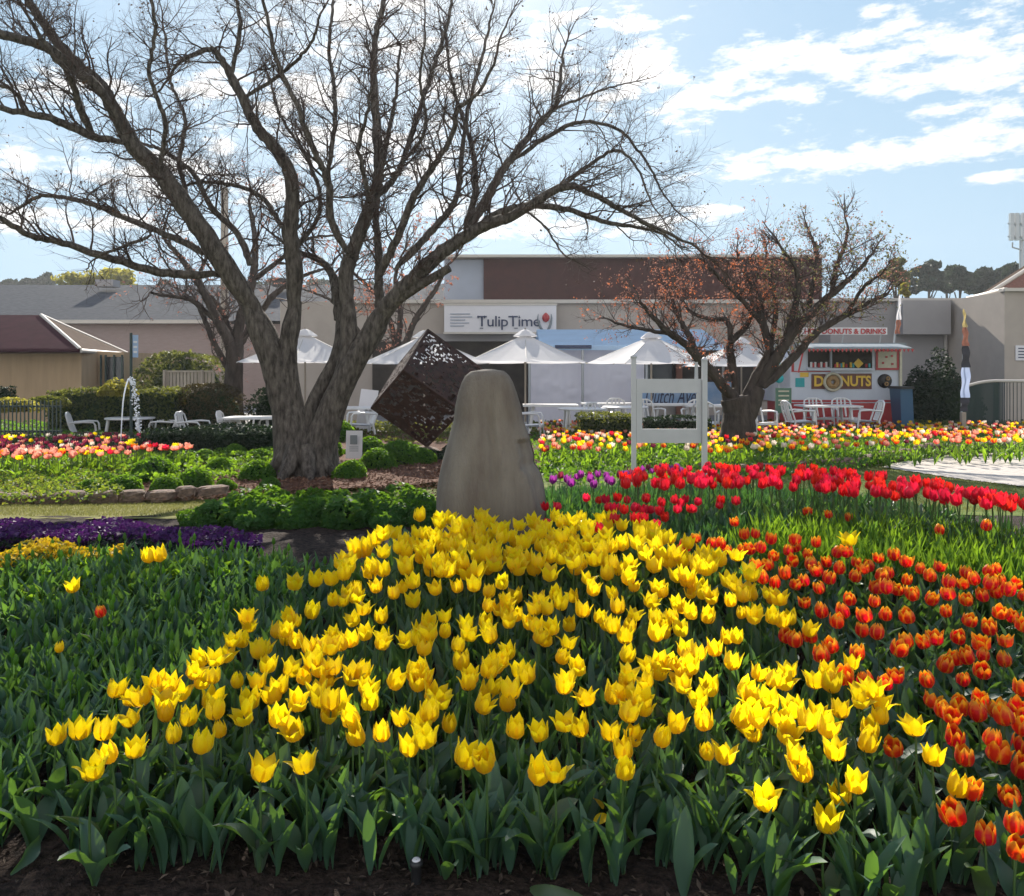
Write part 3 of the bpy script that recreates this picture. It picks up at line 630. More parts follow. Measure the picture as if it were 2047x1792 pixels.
gb = [(1440,1045),(1600,1010),(1800,1020),(2047,1045),(2300,1070),(2300,1170),(2047,1150),(1750,1100),(1500,1075)]
P = fill(gb, .24, .07, yr=(3, 7))
leafmass('tulip_foliage', P, M['bright'], 'bright upright green leaves between orange and red tulips', 'foliage', L=(.18, .27), W=(.018, .030), per=6, lean=(.0, .35), curl=(.05, .6), K=4)
rb = [(1080,960),(1300,950),(1500,945),(1800,975),(2047,1025),(2200,1060),(2047,1062),(1800,1030),(1600,1015),(1440,1050),(1330,1060),(1080,1060)]
P = fill(rb, .27, .085, yr=(3.5, 8))
leafmass('tulip_foliage', P, M['dfoliage'], 'deep green leaves below the red and purple tulips', 'foliage', L=(.17, .26), W=(.020, .036), per=5, lean=(.0, .35), curl=(.05, .6), K=4)
P = fill([(70,1420),(240,1480),(640,1530),(1000,1560),(1400,1570),(1700,1640),(1960,1620),(2100,1640),(2100,1670),(1700,1690),(1000,1625),(400,1600),(-150,1580),(-150,1400)], .20, .145)
P = P[::2]
leafmass('tulip_foliage', P, M['tleaf'], 'wide blue green tulip leaves along the front edge of the bed', 'foliage', L=(.16, .26), W=(.05, .075), per=3, lean=(.05, .7), curl=(.2, 1.1), K=9)


# ================================================================== background
M['stone'] = mat('carved_stone', (.235,.205,.165), .85, col2=(.150,.122,.098), scale=4.5, bump=.45, bscale=80, stretch=(1.6, 1.6, .30), detail=12, spec=.25)
M['rust'] = mat('rusted_steel', (.075,.035,.026), .75, col2=(.035,.018,.016), scale=9, bump=.3, bscale=40, metal=.35)
M['rock'] = mat('edging_rock', (.26,.175,.12), .9, col2=(.10,.07,.055), scale=6, bump=.9, bscale=22, detail=8)
M['cream'] = mat('cream_render', (.44,.38,.33), .9, var=.12, scale=1.2)
M['cream2'] = mat('pale_cream_render', (.50,.46,.42), .9, var=.10, scale=.8)
M['shade'] = mat('grey_wall', (.33,.31,.31), .9, var=.12, scale=.8)
M['tan'] = mat('tan_wall', (.42,.29,.17), .9, var=.15, scale=2, stretch=(3, 3, .3))
M['fascia'] = mat('dark_red_fascia', (.072,.026,.024), .8, var=.25, scale=2.5)
M['greypanel'] = mat('grey_blue_panel', (.36,.39,.46), .7, var=.1, scale=1.5)
M['trim'] = mat('pale_trim', (.58,.53,.47), .6, var=.08, scale=3)
M['signw'] = mat('white_sign_board', (.72,.70,.72), .5, var=.05, scale=2)
M['white'+'paint'] = mat('white_paint', (.50,.50,.52), .45, var=.10, scale=5)
M['plastic'] = mat('white_plastic', (.80,.80,.80), .35, var=.06, scale=6, trans=.12)
M['canvas'] = mat('white_canvas', (.80,.78,.78), .85, var=.06, scale=2, trans=.42)
M['skytintcanvas'] = mat('sky_tinted_white_canvas', (.56,.74,.92), .8, var=.08, scale=2, trans=.35)  # white roof canvas with the reflected blue of the sky put into its colour
M['navy'] = mat('navy_lettering', (.03,.045,.10), .5)
M['black'] = mat('black_paint', (.02,.02,.022), .5)
M['glass'] = mat('dark_glass', (.02,.024,.028), .12, spec=.7)
M['interior'] = mat('dark_interior', (.045,.036,.030), .9, var=.5, scale=2)
M['dpurple'] = mat('purple_roof_sheet', (.050,.016,.024), .95, spec=.03, var=.25, scale=2.5)
M['bbrown'] = mat('brown_roof_tiles', (.085,.058,.045), .95, spec=.03, var=.25, scale=4)
M['slate'] = mat('grey_roof_tiles', (.095,.10,.115), .95, spec=.04, col2=(.05,.055,.065), scale=7, stretch=(.5, 2, 6), bump=.4, bscale=12)
M['vred'] = mat('red_paint', (.42,.035,.04), .4, var=.12, scale=4)
M['vwhite'] = mat('white_panel_paint', (.56,.60,.68), .45, var=.08, scale=3)
M['vyellow'] = mat('yellow_paint', (.72,.46,.05), .5)
M['vdark'] = mat('maroon_panel', (.13,.045,.03), .5)
M['cookie'] = mat('doughnut_brown', (.36,.22,.09), .6, var=.35, scale=16)
M['cream3'] = mat('cream_icing', (.55,.52,.40), .5, var=.15, scale=14)
M['teal'] = mat('teal_paint', (.02,.33,.36), .5)
M['green'] = mat('green_board', (.08,.17,.12), .6)
M['wood'] = mat('weathered_timber', (.40,.34,.28), .85, var=.25, scale=6, stretch=(1, 1, .2))
M['dkgreen'] = mat('dark_green_paint', (.025,.05,.045), .5)
M['bluebin'] = mat('blue_plastic', (.02,.08,.16), .4)
M['steel'] = mat('galvanised_steel', (.42,.44,.46), .45, metal=.5)
M['silver'] = mat('silver_panel', (.22,.25,.27), .5, metal=.2)
M['redbrown'] = mat('brown_post', (.20,.08,.05), .7)
M['water'] = mat('water_spray', (.85,.88,.92), .1, spec=.8, trans=.5)
M['flagw'] = mat('white_flag_cloth', (.75,.72,.74), .8, trans=.35)
M['flagy'] = mat('yellow_flag_cloth', (.42,.33,.14), .8, trans=.35)
M['flagr'] = mat('orange_flag_cloth', (.24,.10,.07), .8, trans=.3)
M['flagd'] = mat('dark_flag_cloth', (.035,.035,.045), .8, trans=.1)
M['flagb'] = mat('blue_white_flag_cloth', (.42,.50,.72), .8, trans=.3)

def text_mb(txt, size, depth=.006, bold=.0, shear=0.0, spacing=1.0):
    cu = bpy.data.curves.new('t', 'FONT'); cu.body = txt; cu.size = size; cu.extrude = depth; cu.offset = bold; cu.shear = shear
    cu.space_character = spacing; cu.align_x = 'CENTER'; cu.align_y = 'CENTER'; cu.resolution_u = 3
    o = bpy.data.objects.new('t', cu); S.collection.objects.link(o)
    dg = bpy.context.evaluated_depsgraph_get(); me = bpy.data.meshes.new_from_object(o.evaluated_get(dg))
    bpy.data.objects.remove(o); return me
def lettering(name, txt, w, h, loc, m, parent=None, **k):
    """letters standing upright facing the viewer (towards -Y), fitted to w x h metres"""
    me = text_mb(txt, 1.0, **k); me.name = name
    co = np.empty(len(me.vertices) * 3); me.vertices.foreach_get('co', co); co = co.reshape(-1, 3)
    lo, hi = co.min(0), co.max(0); c = (lo + hi) / 2
    n = np.stack([(co[:, 0] - c[0]) / (hi[0] - lo[0]) * w, co[:, 2] * -1 * .4, (co[:, 1] - c[1]) / (hi[1] - lo[1]) * h], 1)
    me.vertices.foreach_set('co', n.astype(np.float32).ravel()); me.materials.clear(); me.materials.append(m)
    me.flip_normals(); me.update()
    o = link(bpy.data.objects.new(name, me), parent); o.location = loc; return o

# ---- standing stone
def stone():
    Y = 5.3; z0 = terr(Y) - .05; cx = ax(982, Y)
    n, K = 110, 80; V = []
    ztop = az_(738, Y); H = ztop - z0
    # half widths left/right of the axis against height
    prof = [(0, .34, .33), (.10, .355, .35), (.22, .36, .36), (.36, .345, .345), (.50, .305, .315), (.62, .265, .27), (.72, .235, .225), (.80, .226, .205), (.87, .206, .18), (.93, .178, .155), (.965, .152, .132), (.988, .115, .10), (1.0, .02, .02)]
    zz = [p[0] for p in prof]
    for k in range(K + 1):
        u = (k / K); u = 1 - (1 - u) ** 1.35; l = np.interp(u, zz, [p[1] for p in prof]); r = np.interp(u, zz, [p[2] for p in prof])
        for j in range(n):
            a = 2 * math.pi * j / n; ca, sa = math.cos(a), math.sin(a)
            sq = 1 / (abs(ca) ** 2.6 + abs(sa) ** 2.6) ** (1 / 2.6)
            x = ca * sq * (r if ca > 0 else l); y = sa * sq * (l + r) / 2 * .78
            # shallow carved groove down the front and a folded ridge on the right shoulder
            if sa < 0:
                g1 = math.exp(-((x - .045 * (1.2 - u)) / .020) ** 2) * .030 * max(0, min(1, (.90 - u) / .25))
                xf = np.interp(u, [0, .17, .655, .70], [.33, .31, .165, .30]); g2 = max(0, min(1, (x - xf) / .018)) * .075 * max(0, min(1, (.70 - u) / .14)) * (1 if u < .62 else .0)
                y += g1 + g2
            if ca > .5 and u < .52: x += .012 * math.sin((.52 - u) * 9)
            if ca > .6 and .40 < u < .55: x -= .022 * math.exp(-((u - .485) / .03) ** 2)
            x += .006 * math.sin(u * 9 + a * 2) ; y += .006 * math.sin(u * 7 + a * 3)
            V.append((x, y, u * H))
    Fc = [(k*n+j, k*n+(j+1) % n, (k+1)*n+(j+1) % n, (k+1)*n+j) for k in range(K) for j in range(n)]
    b = MB(); b.add(V, Fc, smooth=True)
    o = b.build('standing_stone', M['stone'], loc=(cx, Y, z0)); o.rotation_euler = (0, R(-1), 0)
    tag(o, 'tall smooth grey brown carved stone standing behind the yellow tulips', 'stone sculpture')
stone()

# ---- rusted perforated cube balanced on a corner
def cube():
    Y = 12.5; s = Y / F; Tp = np.array(at(851, 657, Y)); k = 139.0
    ex = np.array((-35., 109., -76.)); ey = np.array((86., 74., 83.))
    ex /= np.linalg.norm(ex); ey = ey - ex * ex.dot(ey); ey /= np.linalg.norm(ey); ez = np.cross(ex, ey)
    # columns: cube axes in (right, down, depth)
    E = [np.array((ex[i], ez[i], -ey[i])) * k * s for i in range(3)]
    # top corner must be the nearest-top; edges 0 (to fold) and 1, 2
    if E[0][1] > 0: E = [np.array((e[0], -e[1], e[2])) for e in E]
    O = Tp + np.array((0, .3, 0))
    e1, e2, e3 = E
    g = np.random.default_rng(5)
    root = empty('cube_sculpture', (float((O + (e1+e2+e3) / 2)[0]), Y, terr(Y)), 'dark rusted steel cube pierced with irregular holes, balanced on one corner', 'sculpture')
    org_ = np.array(root.location)
    def panel(a, u, v, dens, nm=30):
        P = np.zeros((nm + 1, nm + 1, 3)); t = np.linspace(0, 1, nm + 1)
        A, B = np.meshgrid(t, t, indexing='ij'); jit = g.normal(0, .18 / nm, (2, nm + 1, nm + 1)); edge = (A > 0) & (A < 1) & (B > 0) & (B < 1)
        A = A + jit[0] * edge; B = B + jit[1] * edge
        P = a + A[..., None] * u + B[..., None] * v
        noise = g.random((nm, nm)); sm = g.normal(0, 1, (nm, nm)); sm = (sm + np.roll(sm, 1, 0) + np.roll(sm, 1, 1)) / 1.7
        keep = ~((sm > dens)); keep[0, :] = keep[-1, :] = True; keep[:, 0] = keep[:, -1] = True
        nn = np.cross(u, v); nn = nn / np.linalg.norm(nn) * .006
        b = MB(); N1 = nm + 1; V = np.concatenate([P.reshape(-1, 3) + nn, P.reshape(-1, 3) - nn]); off = N1 * N1; Fc = []
        for i in range(nm):
            for j in range(nm):
                if not keep[i, j]: continue
                q = (i*N1+j, (i+1)*N1+j, (i+1)*N1+j+1, i*N1+j+1); Fc.append(q); Fc.append(tuple(off + x for x in q[::-1]))
                for (di, dj, p, r_) in ((-1, 0, q[3], q[0]), (1, 0, q[1], q[2]), (0, -1, q[0], q[1]), (0, 1, q[2], q[3])):
                    ii, jj = i + di, j + dj
                    if not (0 <= ii < nm and 0 <= jj < nm) or not keep[ii, jj]: Fc.append((p, p + off, r_ + off, r_))
        b.add(V - org_, Fc); return b.build('panel', M['rust'], root)
    panel(O, e1, e2, .50, 34); panel(O, e1, e3, .30, 38); panel(O + e1, e2, e3, .48, 34)
    panel(O, e2, e3, -1.0, 18); panel(O + e3, e1, e2, -1.1, 18); panel(O + e2, e1, e3, -1.1, 18)
    for a, d in ((O, e1), (O, e2), (O, e3), (O+e1, e2), (O+e1, e3), (O+e2, e1), (O+e3, e1), (O+e2, e3), (O+e3, e2), (O+e1+e2, e3), (O+e1+e3, e2), (O+e2+e3, e1)):
        b = MB(); b.tube([a - org_, a + d - org_], .014, 6); b.build('edge_bar', M['rust'], root)
cube()
b = MB(); b.lathe([(.30, -.1), (.28, .10), (.20, .16), (.06, .20), (.01, .21)], (ax(849, 12.9), 12.9, -.02), 14); tag(b.build('stone_footing', M['rock']), 'low rough footing under the bottom corner of the steel cube', 'footing')

# ---- trees
def spline(pts, n):
    P = np.array(pts, float); K = len(P); t = np.linspace(0, K - 1, n); out = []
    for x in t:
        i = min(int(x), K - 2); f = x - i; p0 = P[max(i-1, 0)]; p1 = P[i]; p2 = P[i+1]; p3 = P[min(i+2, K-1)]
        out.append(.5 * ((2*p1) + (-p0+p2)*f + (2*p0-5*p1+4*p2-p3)*f*f + (-p0+3*p1-3*p2+p3)*f**3))
    return np.array(out)
class Twigs:
    """fast collection of thin three-sided twigs"""
    def __init__(s): s.V, s.F, s.n, s.tips = [], [], 0, []
    def path(s, P, r):
        P = np.asarray(P); K = len(P); T_ = np.gradient(P, axis=0); T_ /= np.linalg.norm(T_, axis=1)[:, None] + 1e-9
        up = np.array([.3, .5, .81]); A = np.cross(T_, up); A /= np.linalg.norm(A, axis=1)[:, None] + 1e-9; B = np.cross(T_, A)
        r = np.asarray(r)[:, None]; V = np.stack([P + A * r, P + (-.5 * A + .866 * B) * r, P + (-.5 * A - .866 * B) * r], 1).reshape(-1, 3)
        a = np.arange(K - 1)[:, None] * 3
        Fq = np.concatenate([np.concatenate([a + j, a + (j + 1) % 3, a + 3 + (j + 1) % 3, a + 3 + j], 1) for j in range(3)])
        s.V.append(V); s.F.append(Fq + s.n); s.n += len(V)
def grow(tw, p, d, L, r, level, g, rise=.25, seglen=.07, curl=.28):
    n = max(3, int(L / seglen)); P = [np.array(p)]; d = np.array(d) / np.linalg.norm(d); D = [d]
    for i in range(n):
        d = d + g.normal(0, curl, 3) * .55 + np.array((0, 0, rise)) * .16; d /= np.linalg.norm(d); P.append(P[-1] + d * L / n); D.append(d)
    rr = np.linspace(r, r * .30, n + 1); tw.path(P, rr); tw.tips.append(P[-1])
    if level > 0:
        kids = {3: 5, 2: 6, 1: 5}[level]
        for k in range(kids):
            t = g.uniform(.2, 1.0); i = min(int(t * n), n - 1)
            q = g.normal(0, 1, 3); q -= D[i] * q.dot(D[i]); q /= np.linalg.norm(q)
            nd = D[i] * g.uniform(.5, 1.0) + q * g.uniform(.5, 1.0)
            grow(tw, P[i], nd, L * g.uniform(.42, .72), max(rr[i] * .60, .0014), level - 1, g, rise, seglen * .8, curl)
def tree(name, label, cat, base_px, Y, limbs, bark, g, dens=.15, twL=(.45, .9), rise=.25, lv=2, depth=1.4, trunk=None, leafspec=None, minr=1.2, tw_r=.0075, zbase=None):
    z0 = zbase if zbase is not None else terr(Y)
    root = empty(name, (ax(base_px, Y), Y, z0), label, cat); o3 = np.array(root.location)
    b = MB(); pol = []
    for li, (pts, rads, dy) in enumerate(trunk or []):
        P = [np.array(at(x, y, Y)) + np.array((0, dyy, 0)) for (x, y), dyy in zip(pts, dy)]
        n = len(P) * 5; C = spline(P, n); rr = np.interp(np.linspace(0, 1, n), np.linspace(0, 1, len(rads)), rads) * Y / F * (.89 if name == 'bare_tree' else 1); rr = rr * (1 + g.normal(0, .018, n))
        b.tube(C - o3, rr, 14)
    if trunk and name == 'bare_tree':
        for k in range(9):
            a = k * .7 + .2; b.tube([(math.cos(a) * .20 - .02, math.sin(a) * .20, .34), (math.cos(a) * .36 - .02, math.sin(a) * .36, .10), (math.cos(a) * .56 - .02, math.sin(a) * .56, -.02)], [.13, .09, .03], 8)
    b.build('trunk', bark, root)
    tw = Twigs(); lb = MB()
    for li, (pts, r0, r1, dy0, dy1) in enumerate(limbs):
        n = len(pts); P = []
        for i, (x, y) in enumerate(pts):
            yy = Y + dy0 + (dy1 - dy0) * (i / (n - 1)); P.append(np.array(at(x, y, yy)))
        L = sum(np.linalg.norm(P[i+1] - P[i]) for i in range(n - 1)); m = max(8, int(L / .06)); C = spline(P, m)
        C[1:-1] += g.normal(0, .006, (m - 2, 3))
        rr = np.linspace(r0, r1, m) * Y / F * (1 + g.normal(0, .03, m)); rr[:6] *= np.interp(np.arange(6), [0, 5], [.45 if r0 > 9 else .8, 1]); lb.tube(C - o3, rr * (.85 if name == 'bare_tree' else .95), 9)
        s = 0; nxt = g.uniform(.05, .05 + dens)
        Tn = np.gradient(C, axis=0); Tn /= np.linalg.norm(Tn, axis=1)[:, None]
        for i in range(1, m):
            s += np.linalg.norm(C[i] - C[i-1])
            if s > nxt and (i / m > .16 or rr[i] < .05):
                q = g.normal(0, 1, 3); q -= Tn[i] * q.dot(Tn[i]); q /= np.linalg.norm(q)
                q[2] = abs(q[2]) * (1 if g.random() < .7 else -.4)
                rad = min(max(rr[i] * .36, .0045), .016)
                grow(tw, C[i], Tn[i] * g.uniform(.3, .9) + q, g.uniform(*twL), rad * (tw_r / .0075), lv, g, rise)
                nxt = s + g.uniform(.6, 1.4) * dens
        grow(tw, C[-1], Tn[-1], g.uniform(*twL), rr[-1], lv, g, rise)
    lb.build('limbs', bark, root)
    t = MB(); t.add(np.concatenate(tw.V) - o3, np.concatenate(tw.F)); t.build('twigs', M['twig'], root)
    tips = np.array(tw.tips)
    if leafspec:
        for (mt, frac, size, sel) in leafspec:
            k = g.random(len(tips)) < frac
            if sel is not None: k &= sel(tips)
            P = tips[k]
            if len(P) == 0: continue
            P = np.repeat(P, 3, 0) + g.normal(0, .03, (len(P) * 3, 3))
            V, Fq = chips(P - o3, g.normal(0, 1, P.shape), size, 1.7, .3, g); l = MB(); l.add(V, Fq); l.build('leaves', M[mt], root)
    return root
g1 = np.random.default_rng(21)
big = [
 ([(524,638),(445,524),(386,435),(317,341),(267,292),(237,237),(198,168),(148,124),(89,50),(50,-10),(10,-60)],27,5,0,-1.3),
 ([(255,285),(183,272),(114,242),(59,228),(0,215),(-60,190)],10,5,-.6,-1.6),
 ([(114,242),(55,225),(30,185),(0,170),(-40,160)],5,3,-1.1,-1.2),
 ([(183,267),(158,213),(138,153),(99,99),(60,40)],9,3,-.8,-1.8),
 ([(237,237),(198,180),(140,130),(100,100),(64,84),(0,70),(-60,60)],12,8,-.7,-1.9),
 ([(445,549),(366,549),(297,539),(198,510),(124,485),(59,470),(0,435),(-40,400)],11,5,0,-1.4),
 ([(198,510),(300,470),(260,440)],4,2,-.8,-.6),
 ([(406,505),(346,475),(247,435),(173,406),(89,391),(45,411),(25,425)],9,3,.1,1.2),
 ([(584,638),(589,544),(579,470),(584,420),(579,346),(549,297),(515,257),(485,198),(460,148),(435,109),(420,99),(366,119),(336,158)],22,3,.1,-.5),
 ([(462,150),(475,90),(480,40),(470,-10),(450,-60)],6,3,-.3,-.6),
 ([(564,455),(525,396),(465,369),(396,366),(340,385)],7,2.5,0,.9),
 ([(500,530),(475,470),(420,411),(386,346),(327,302),(297,292)],9,4,.2,.8),
 ([(693,638),(693,544),(712,485),(747,391),(757,346),(752,247),(747,163),(750,80),(765,10),(770,-50)],20,4,.1,.5),
 ([(747,391),(772,376),(802,331),(831,242),(861,153),(891,59),(905,0),(915,-50)],9,3,.3,1.2),
 ([(740,395),(737,386),(717,297),(732,237),(745,170)],7,3,.2,-.5),
 ([(672,640),(668,559),(638,520),(600,505),(560,480)],13,4,.3,1.2),
 ([(700,510),(663,445),(658,371),(638,322),(618,277),(594,213),(554,124),(535,40),(520,-40)],10,3,0,-1.0),
 ([(655,350),(668,247),(668,173),(658,99),(665,20),(670,-40)],6,3,-.3,.4),
 ([(757,638),(757,520),(752,420),(770,300),(790,200),(800,90)],12,3,.4,1.6),
 ([(755,560),(775,515),(802,460),(831,386),(866,336),(905,267),(915,218),(955,188),(990,120)],11,3,.1,-.9),
 ([(757,640),(790,595),(835,550),(890,500),(960,457),(1029,430),(1119,377),(1172,382),(1278,441),(1385,489)],23,2.5,0,-.6),
 ([(960,450),(1000,425),(1066,412),(1135,420),(1215,446),(1278,455),(1330,470)],11,3,-.1,.8),
 ([(1029,409),(1082,446),(1124,505)],3,2,0,-.6),
 ([(940,455),(976,393),(1013,329),(1055,276),(1108,213),(1120,160),(1125,110)],13,3,0,.7),
 ([(1013,329),(1119,260),(1172,244),(1236,260),(1289,319),(1326,388)],6,2,.3,-.5),
 ([(930,460),(950,380),(945,300),(930,250),(900,150),(890,60)],9,3,.1,1.5),
 ([(790,540),(851,475),(891,430),(915,386),(925,300),(940,200),(965,110),(980,40)],10,3,.2,.9),
 ([(1060,275),(1090,230),(1180,190),(1240,170)],5,2,.4,1.0),
 ([(1119,377),(1180,330),(1230,300),(1270,330),(1300,400)],5,2,-.2,-1.0),
 ([(386,435),(360,330),(370,240),(340,160),(330,70)],6,3,-.3,.6),
 ([(589,500),(640,420),(620,330),(560,230),(540,160)],6,3,.2,1.2),
 ([(317,341),(330,250),(300,150),(310,60),(300,-20)],6,3,-.5,-1.3),
 ([(480,200),(560,150),(620,90),(640,30)],5,2.5,-.2,-1),
 ([(800,330),(850,260),(840,160),(850,80)],5,2.5,.5,-.3)]
trunks = [([(592,962),(586,905),(574,830),(560,770),(545,715),(520,655),(496,606)],[66,44,33,31,31,29,15],[0,0,0,0,0,0,0]),
          ([(604,900),(592,830),(580,760),(574,700),(580,650),(588,600)],[34,22,20,20,21,12],[0,0,0,.03,.06,.1]),
          ([(632,964),(642,890),(668,810),(700,740),(732,685),(757,640),(783,604)],[66,38,29,27,24,23,13],[0,-.02,-.03,-.03,-.02,0,0]),
          ([(612,900),(618,830),(640,770),(662,725),(672,680),(672,640),(670,600)],[30,18,15,14,13,13,7],[.02,.05,.1,.15,.22,.3,.33]),
          ([(676,790),(690,740),(697,690),(694,640),(693,590)],[26,23,20,19,11],[0,.02,.04,.08,.1]),
          ([(735,690),(752,660),(757,640),(757,600)],[18,14,11,8],[.1,.25,.35,.4]),
          ([(770,622),(800,600),(840,575),(902,541)],[12,11,10,9],[0,-.08,-.15,-.25])]
tree('bare_tree', 'large bare multi stemmed tree spreading over the left garden bed', 'tree', 612, 10.0, big, M['bark'], g1, dens=.085, twL=(.38, .88), trunk=trunks, leafspec=[('pod', .05, .026, None)], zbase=.10)

def sT(pts): return [(1226 + x * .3125, 399.8 + y * .3125) for x, y in pts]
small = [(sT([(770,1260),(740,1240),(620,1090),(540,1010),(470,930),(370,860),(290,790),(220,710),(170,650)]),13,3,0,-.6),
 (sT([(530,980),(490,880),(440,790),(390,680),(350,560)]),8,3,-.2,.4),
 (sT([(790,1250),(760,1050),(750,920),(840,820),(890,720),(880,560)]),11,3,.1,.4),
 (sT([(750,920),(730,780),(600,760),(480,700),(400,560)]),7,2.5,.1,.9),
 (sT([(840,1250),(950,1080),(1000,950),(960,800),(920,600),(850,480),(800,380)]),13,3,0,.2),
 (sT([(900,1250),(1050,1000),(1150,850),(1250,740),(1400,600),(1550,470),(1640,360)]),14,3,0,-.5),
 (sT([(960,1200),(1150,1010),(1300,850),(1500,730),(1650,650),(1750,600)]),11,3,-.1,.5),
 (sT([(1080,950),(1130,800),(1180,600),(1170,450),(1090,330)]),9,3,0,-.4),
 (sT([(1250,740),(1270,550),(1300,350),(1250,200)]),7,3,-.2,.6),
 (sT([(1400,600),(1420,450),(1480,300),(1500,180)]),6,3,-.3,.2),
 (sT([(960,800),(820,640),(700,520),(600,420)]),6,3,.1,-.6),
 (sT([(370,860),(200,830),(60,800),(-40,760)]),5,2,-.3,.3),
 (sT([(1500,730),(1600,560),(1720,470)]),5,2,.2,-.4),
 (sT([(1000,950),(1040,700),(1000,480),(980,340)]),7,3,.2,.9)]
strunk = [([(1478,900),(1476,860),(1477,825),(1470,795)],[46,34,31,30],[0,0,0,0]),
          ([(1480,840),(1500,805),(1515,775)],[28,22,15],[0,0,0]),([(1472,830),(1462,800),(1455,780)],[24,18,13],[0,0,0])]
g2 = np.random.default_rng(33)
tree('small_tree', 'smaller twiggy tree with a few orange leaves before the marquee', 'tree', 1478, 14.0, small, M['bark2'], g2, dens=.075, twL=(.30, .68), rise=.55, trunk=strunk,
     leafspec=[('oleaf', .13, .034, lambda P: P[:, 0] < ax(1560, 14)), ('pleaf', .26, .030, None), ('vine', .16, .040, lambda P: (P[:, 0] > ax(1540, 14)))], zbase=-.1)
# bare tree behind the big one, ivy on its trunk
back = [([(470,800),(462,700),(440,650),(410,590),(380,540),(330,480)],14,4,0,-.8),([(470,720),(480,640),(505,560),(510,480),(500,420)],13,4,0,.6),
        ([(430,640),(380,600),(320,590),(300,585)],6,2,-.2,-1),([(475,700),(440,620),(400,560),(420,500)],8,3,.1,1),([(480,690),(540,600),(590,560),(640,540)],8,3,.2,.6),
        ([(505,560),(560,520),(610,480),(680,470)],6,2,.3,-.5),([(470,760),(430,690),(395,610),(360,590)],8,3,0,.3)]
btr = [([(468,855),(466,800),(468,740),(472,690)],[24,19,17,15],[0,0,0,0])]
tree('background_tree', 'thin bare tree with ivied trunk behind the large tree', 'tree', 468, 19.0, back, M['bark2'], np.random.default_rng(8), dens=.3, twL=(.7, 1.4), trunk=btr, leafspec=[('pleaf', .20, .05, None)], lv=2, zbase=-.14, tw_r=.012)
back2 = [([(800,760),(790,680),(760,600),(700,540)],8,3,0,.6),([(800,720),(830,640),(870,580),(890,540)],8,3,0,-.6),([(795,690),(800,620),(790,560),(800,520)],7,3,0,.2),([(740,700),(700,640),(660,600),(610,580)],6,2,.3,.8)]
tree('background_tree', 'reddish twiggy tree between the large tree and the dark fascia', 'tree', 800, 22.0, back2, M['bark2'], np.random.default_rng(9), dens=.35, twL=(.8, 1.5), trunk=[([(800,850),(800,800),(800,755)],[12,10,9],[0,0,0])], leafspec=[('pleaf', .4, .06, None),('oleaf', .08, .06, None)], lv=2, zbase=-.14, tw_r=.012)

# ---- shrubs
def blob_pts(n, rx, ry, rz, g, lump=.15, lower=-.2):
    u = g.normal(0, 1, (n * 2, 3)); u /= np.linalg.norm(u, axis=1)[:, None]; u = u[u[:, 2] > lower][:n]
    k = g.normal(0, 1, (7, 3)); k /= np.linalg.norm(k, axis=1)[:, None]
    bump = sum(np.exp(-((u - q) ** 2).sum(1) / .18) for q in k)
    r = (1 + lump * (bump - .7)) * g.uniform(.86, 1.03, len(u)); return u * r[:, None] * np.array((rx, ry, rz)), u
def shrub_mesh(rx, ry, rz, n, size, mt, seed, lump=.15, core=True, aspect=1.6):
    g = np.random.default_rng(seed); P, Nn = blob_pts(n, rx, ry, rz, g, lump); P[:, 2] += rz * .12
    V, Fq = chips(P, Nn, size, aspect, .55, g); b = MB(); b.add(V, Fq, 0)
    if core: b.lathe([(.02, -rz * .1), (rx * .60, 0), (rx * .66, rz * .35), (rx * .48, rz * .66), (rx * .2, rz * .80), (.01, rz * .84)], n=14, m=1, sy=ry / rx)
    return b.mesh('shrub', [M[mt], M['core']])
BX = [shrub_mesh(.17, .17, .17, 1700, .026, 'box', 80 + i, .10) for i in range(3)]
balls = [(308,958,38),(285,965,18),(332,985,28),(390,972,31),(452,978,17),(515,957,30),(540,975,18),(440,945,24),(410,925,22),(520,925,24),(470,915,22),(345,940,24),(248,985,30),(212,975,24),(180,985,22),(540,910,18),(700,955,28),(755,935,32),(800,925,38),(845,925,24),(740,905,26),(655,910,26),(680,880,30)]
names = ['rounded green box ball left of the tree trunk', 'rounded green box ball']
for i, (x, y, r) in enumerate(balls):
    z0 = .10; Y = (EYE - z0) * F / (y - HY); s = r * Y / F / .145
    o = link(bpy.data.objects.new('box_ball', BX[i % 3])); o.location = (ax(x, Y), Y, z0); o.scale = (s, s, s * .92); o.rotation_euler = (0, 0, i * 1.3)
    tag(o, 'clipped round green box shrub on the bark mulch ' + ('left of the big tree trunk' if x < 560 else 'right of the big tree trunk'), 'shrub', 'clipped box shrubs left of the trunk' if x < 560 else 'clipped box shrubs right of the trunk')
# leafy clumps between the lawn and the stone
CL = [shrub_mesh(.30, .28, .20, 1500, .055, 'broad', 90 + i, .35) for i in range(3)]
for i, (x, y, r) in enumerate([(440,1045,62),(520,1055,70),(600,1062,70),(690,1066,72),(780,1060,66),(850,1050,60),(480,1020,50),(560,1022,56),(650,1030,60),(740,1030,60),(830,1020,60),(390,1042,36)]):
    Y = 6.9 if i > 5 and i < 11 else 6.05; z0 = terr(Y); s = r * Y / F / .30
    o = link(bpy.data.objects.new('leafy_plant', CL[i % 3])); o.location = (ax(x, Y), Y, z0); o.scale = (s, s, s * .92); o.rotation_euler = (0, 0, i * 2.1)
    tag(o, 'leafy green bedding plant in the clump between the lawn strip and the stone', 'plant', 'leafy plants left of the stone')

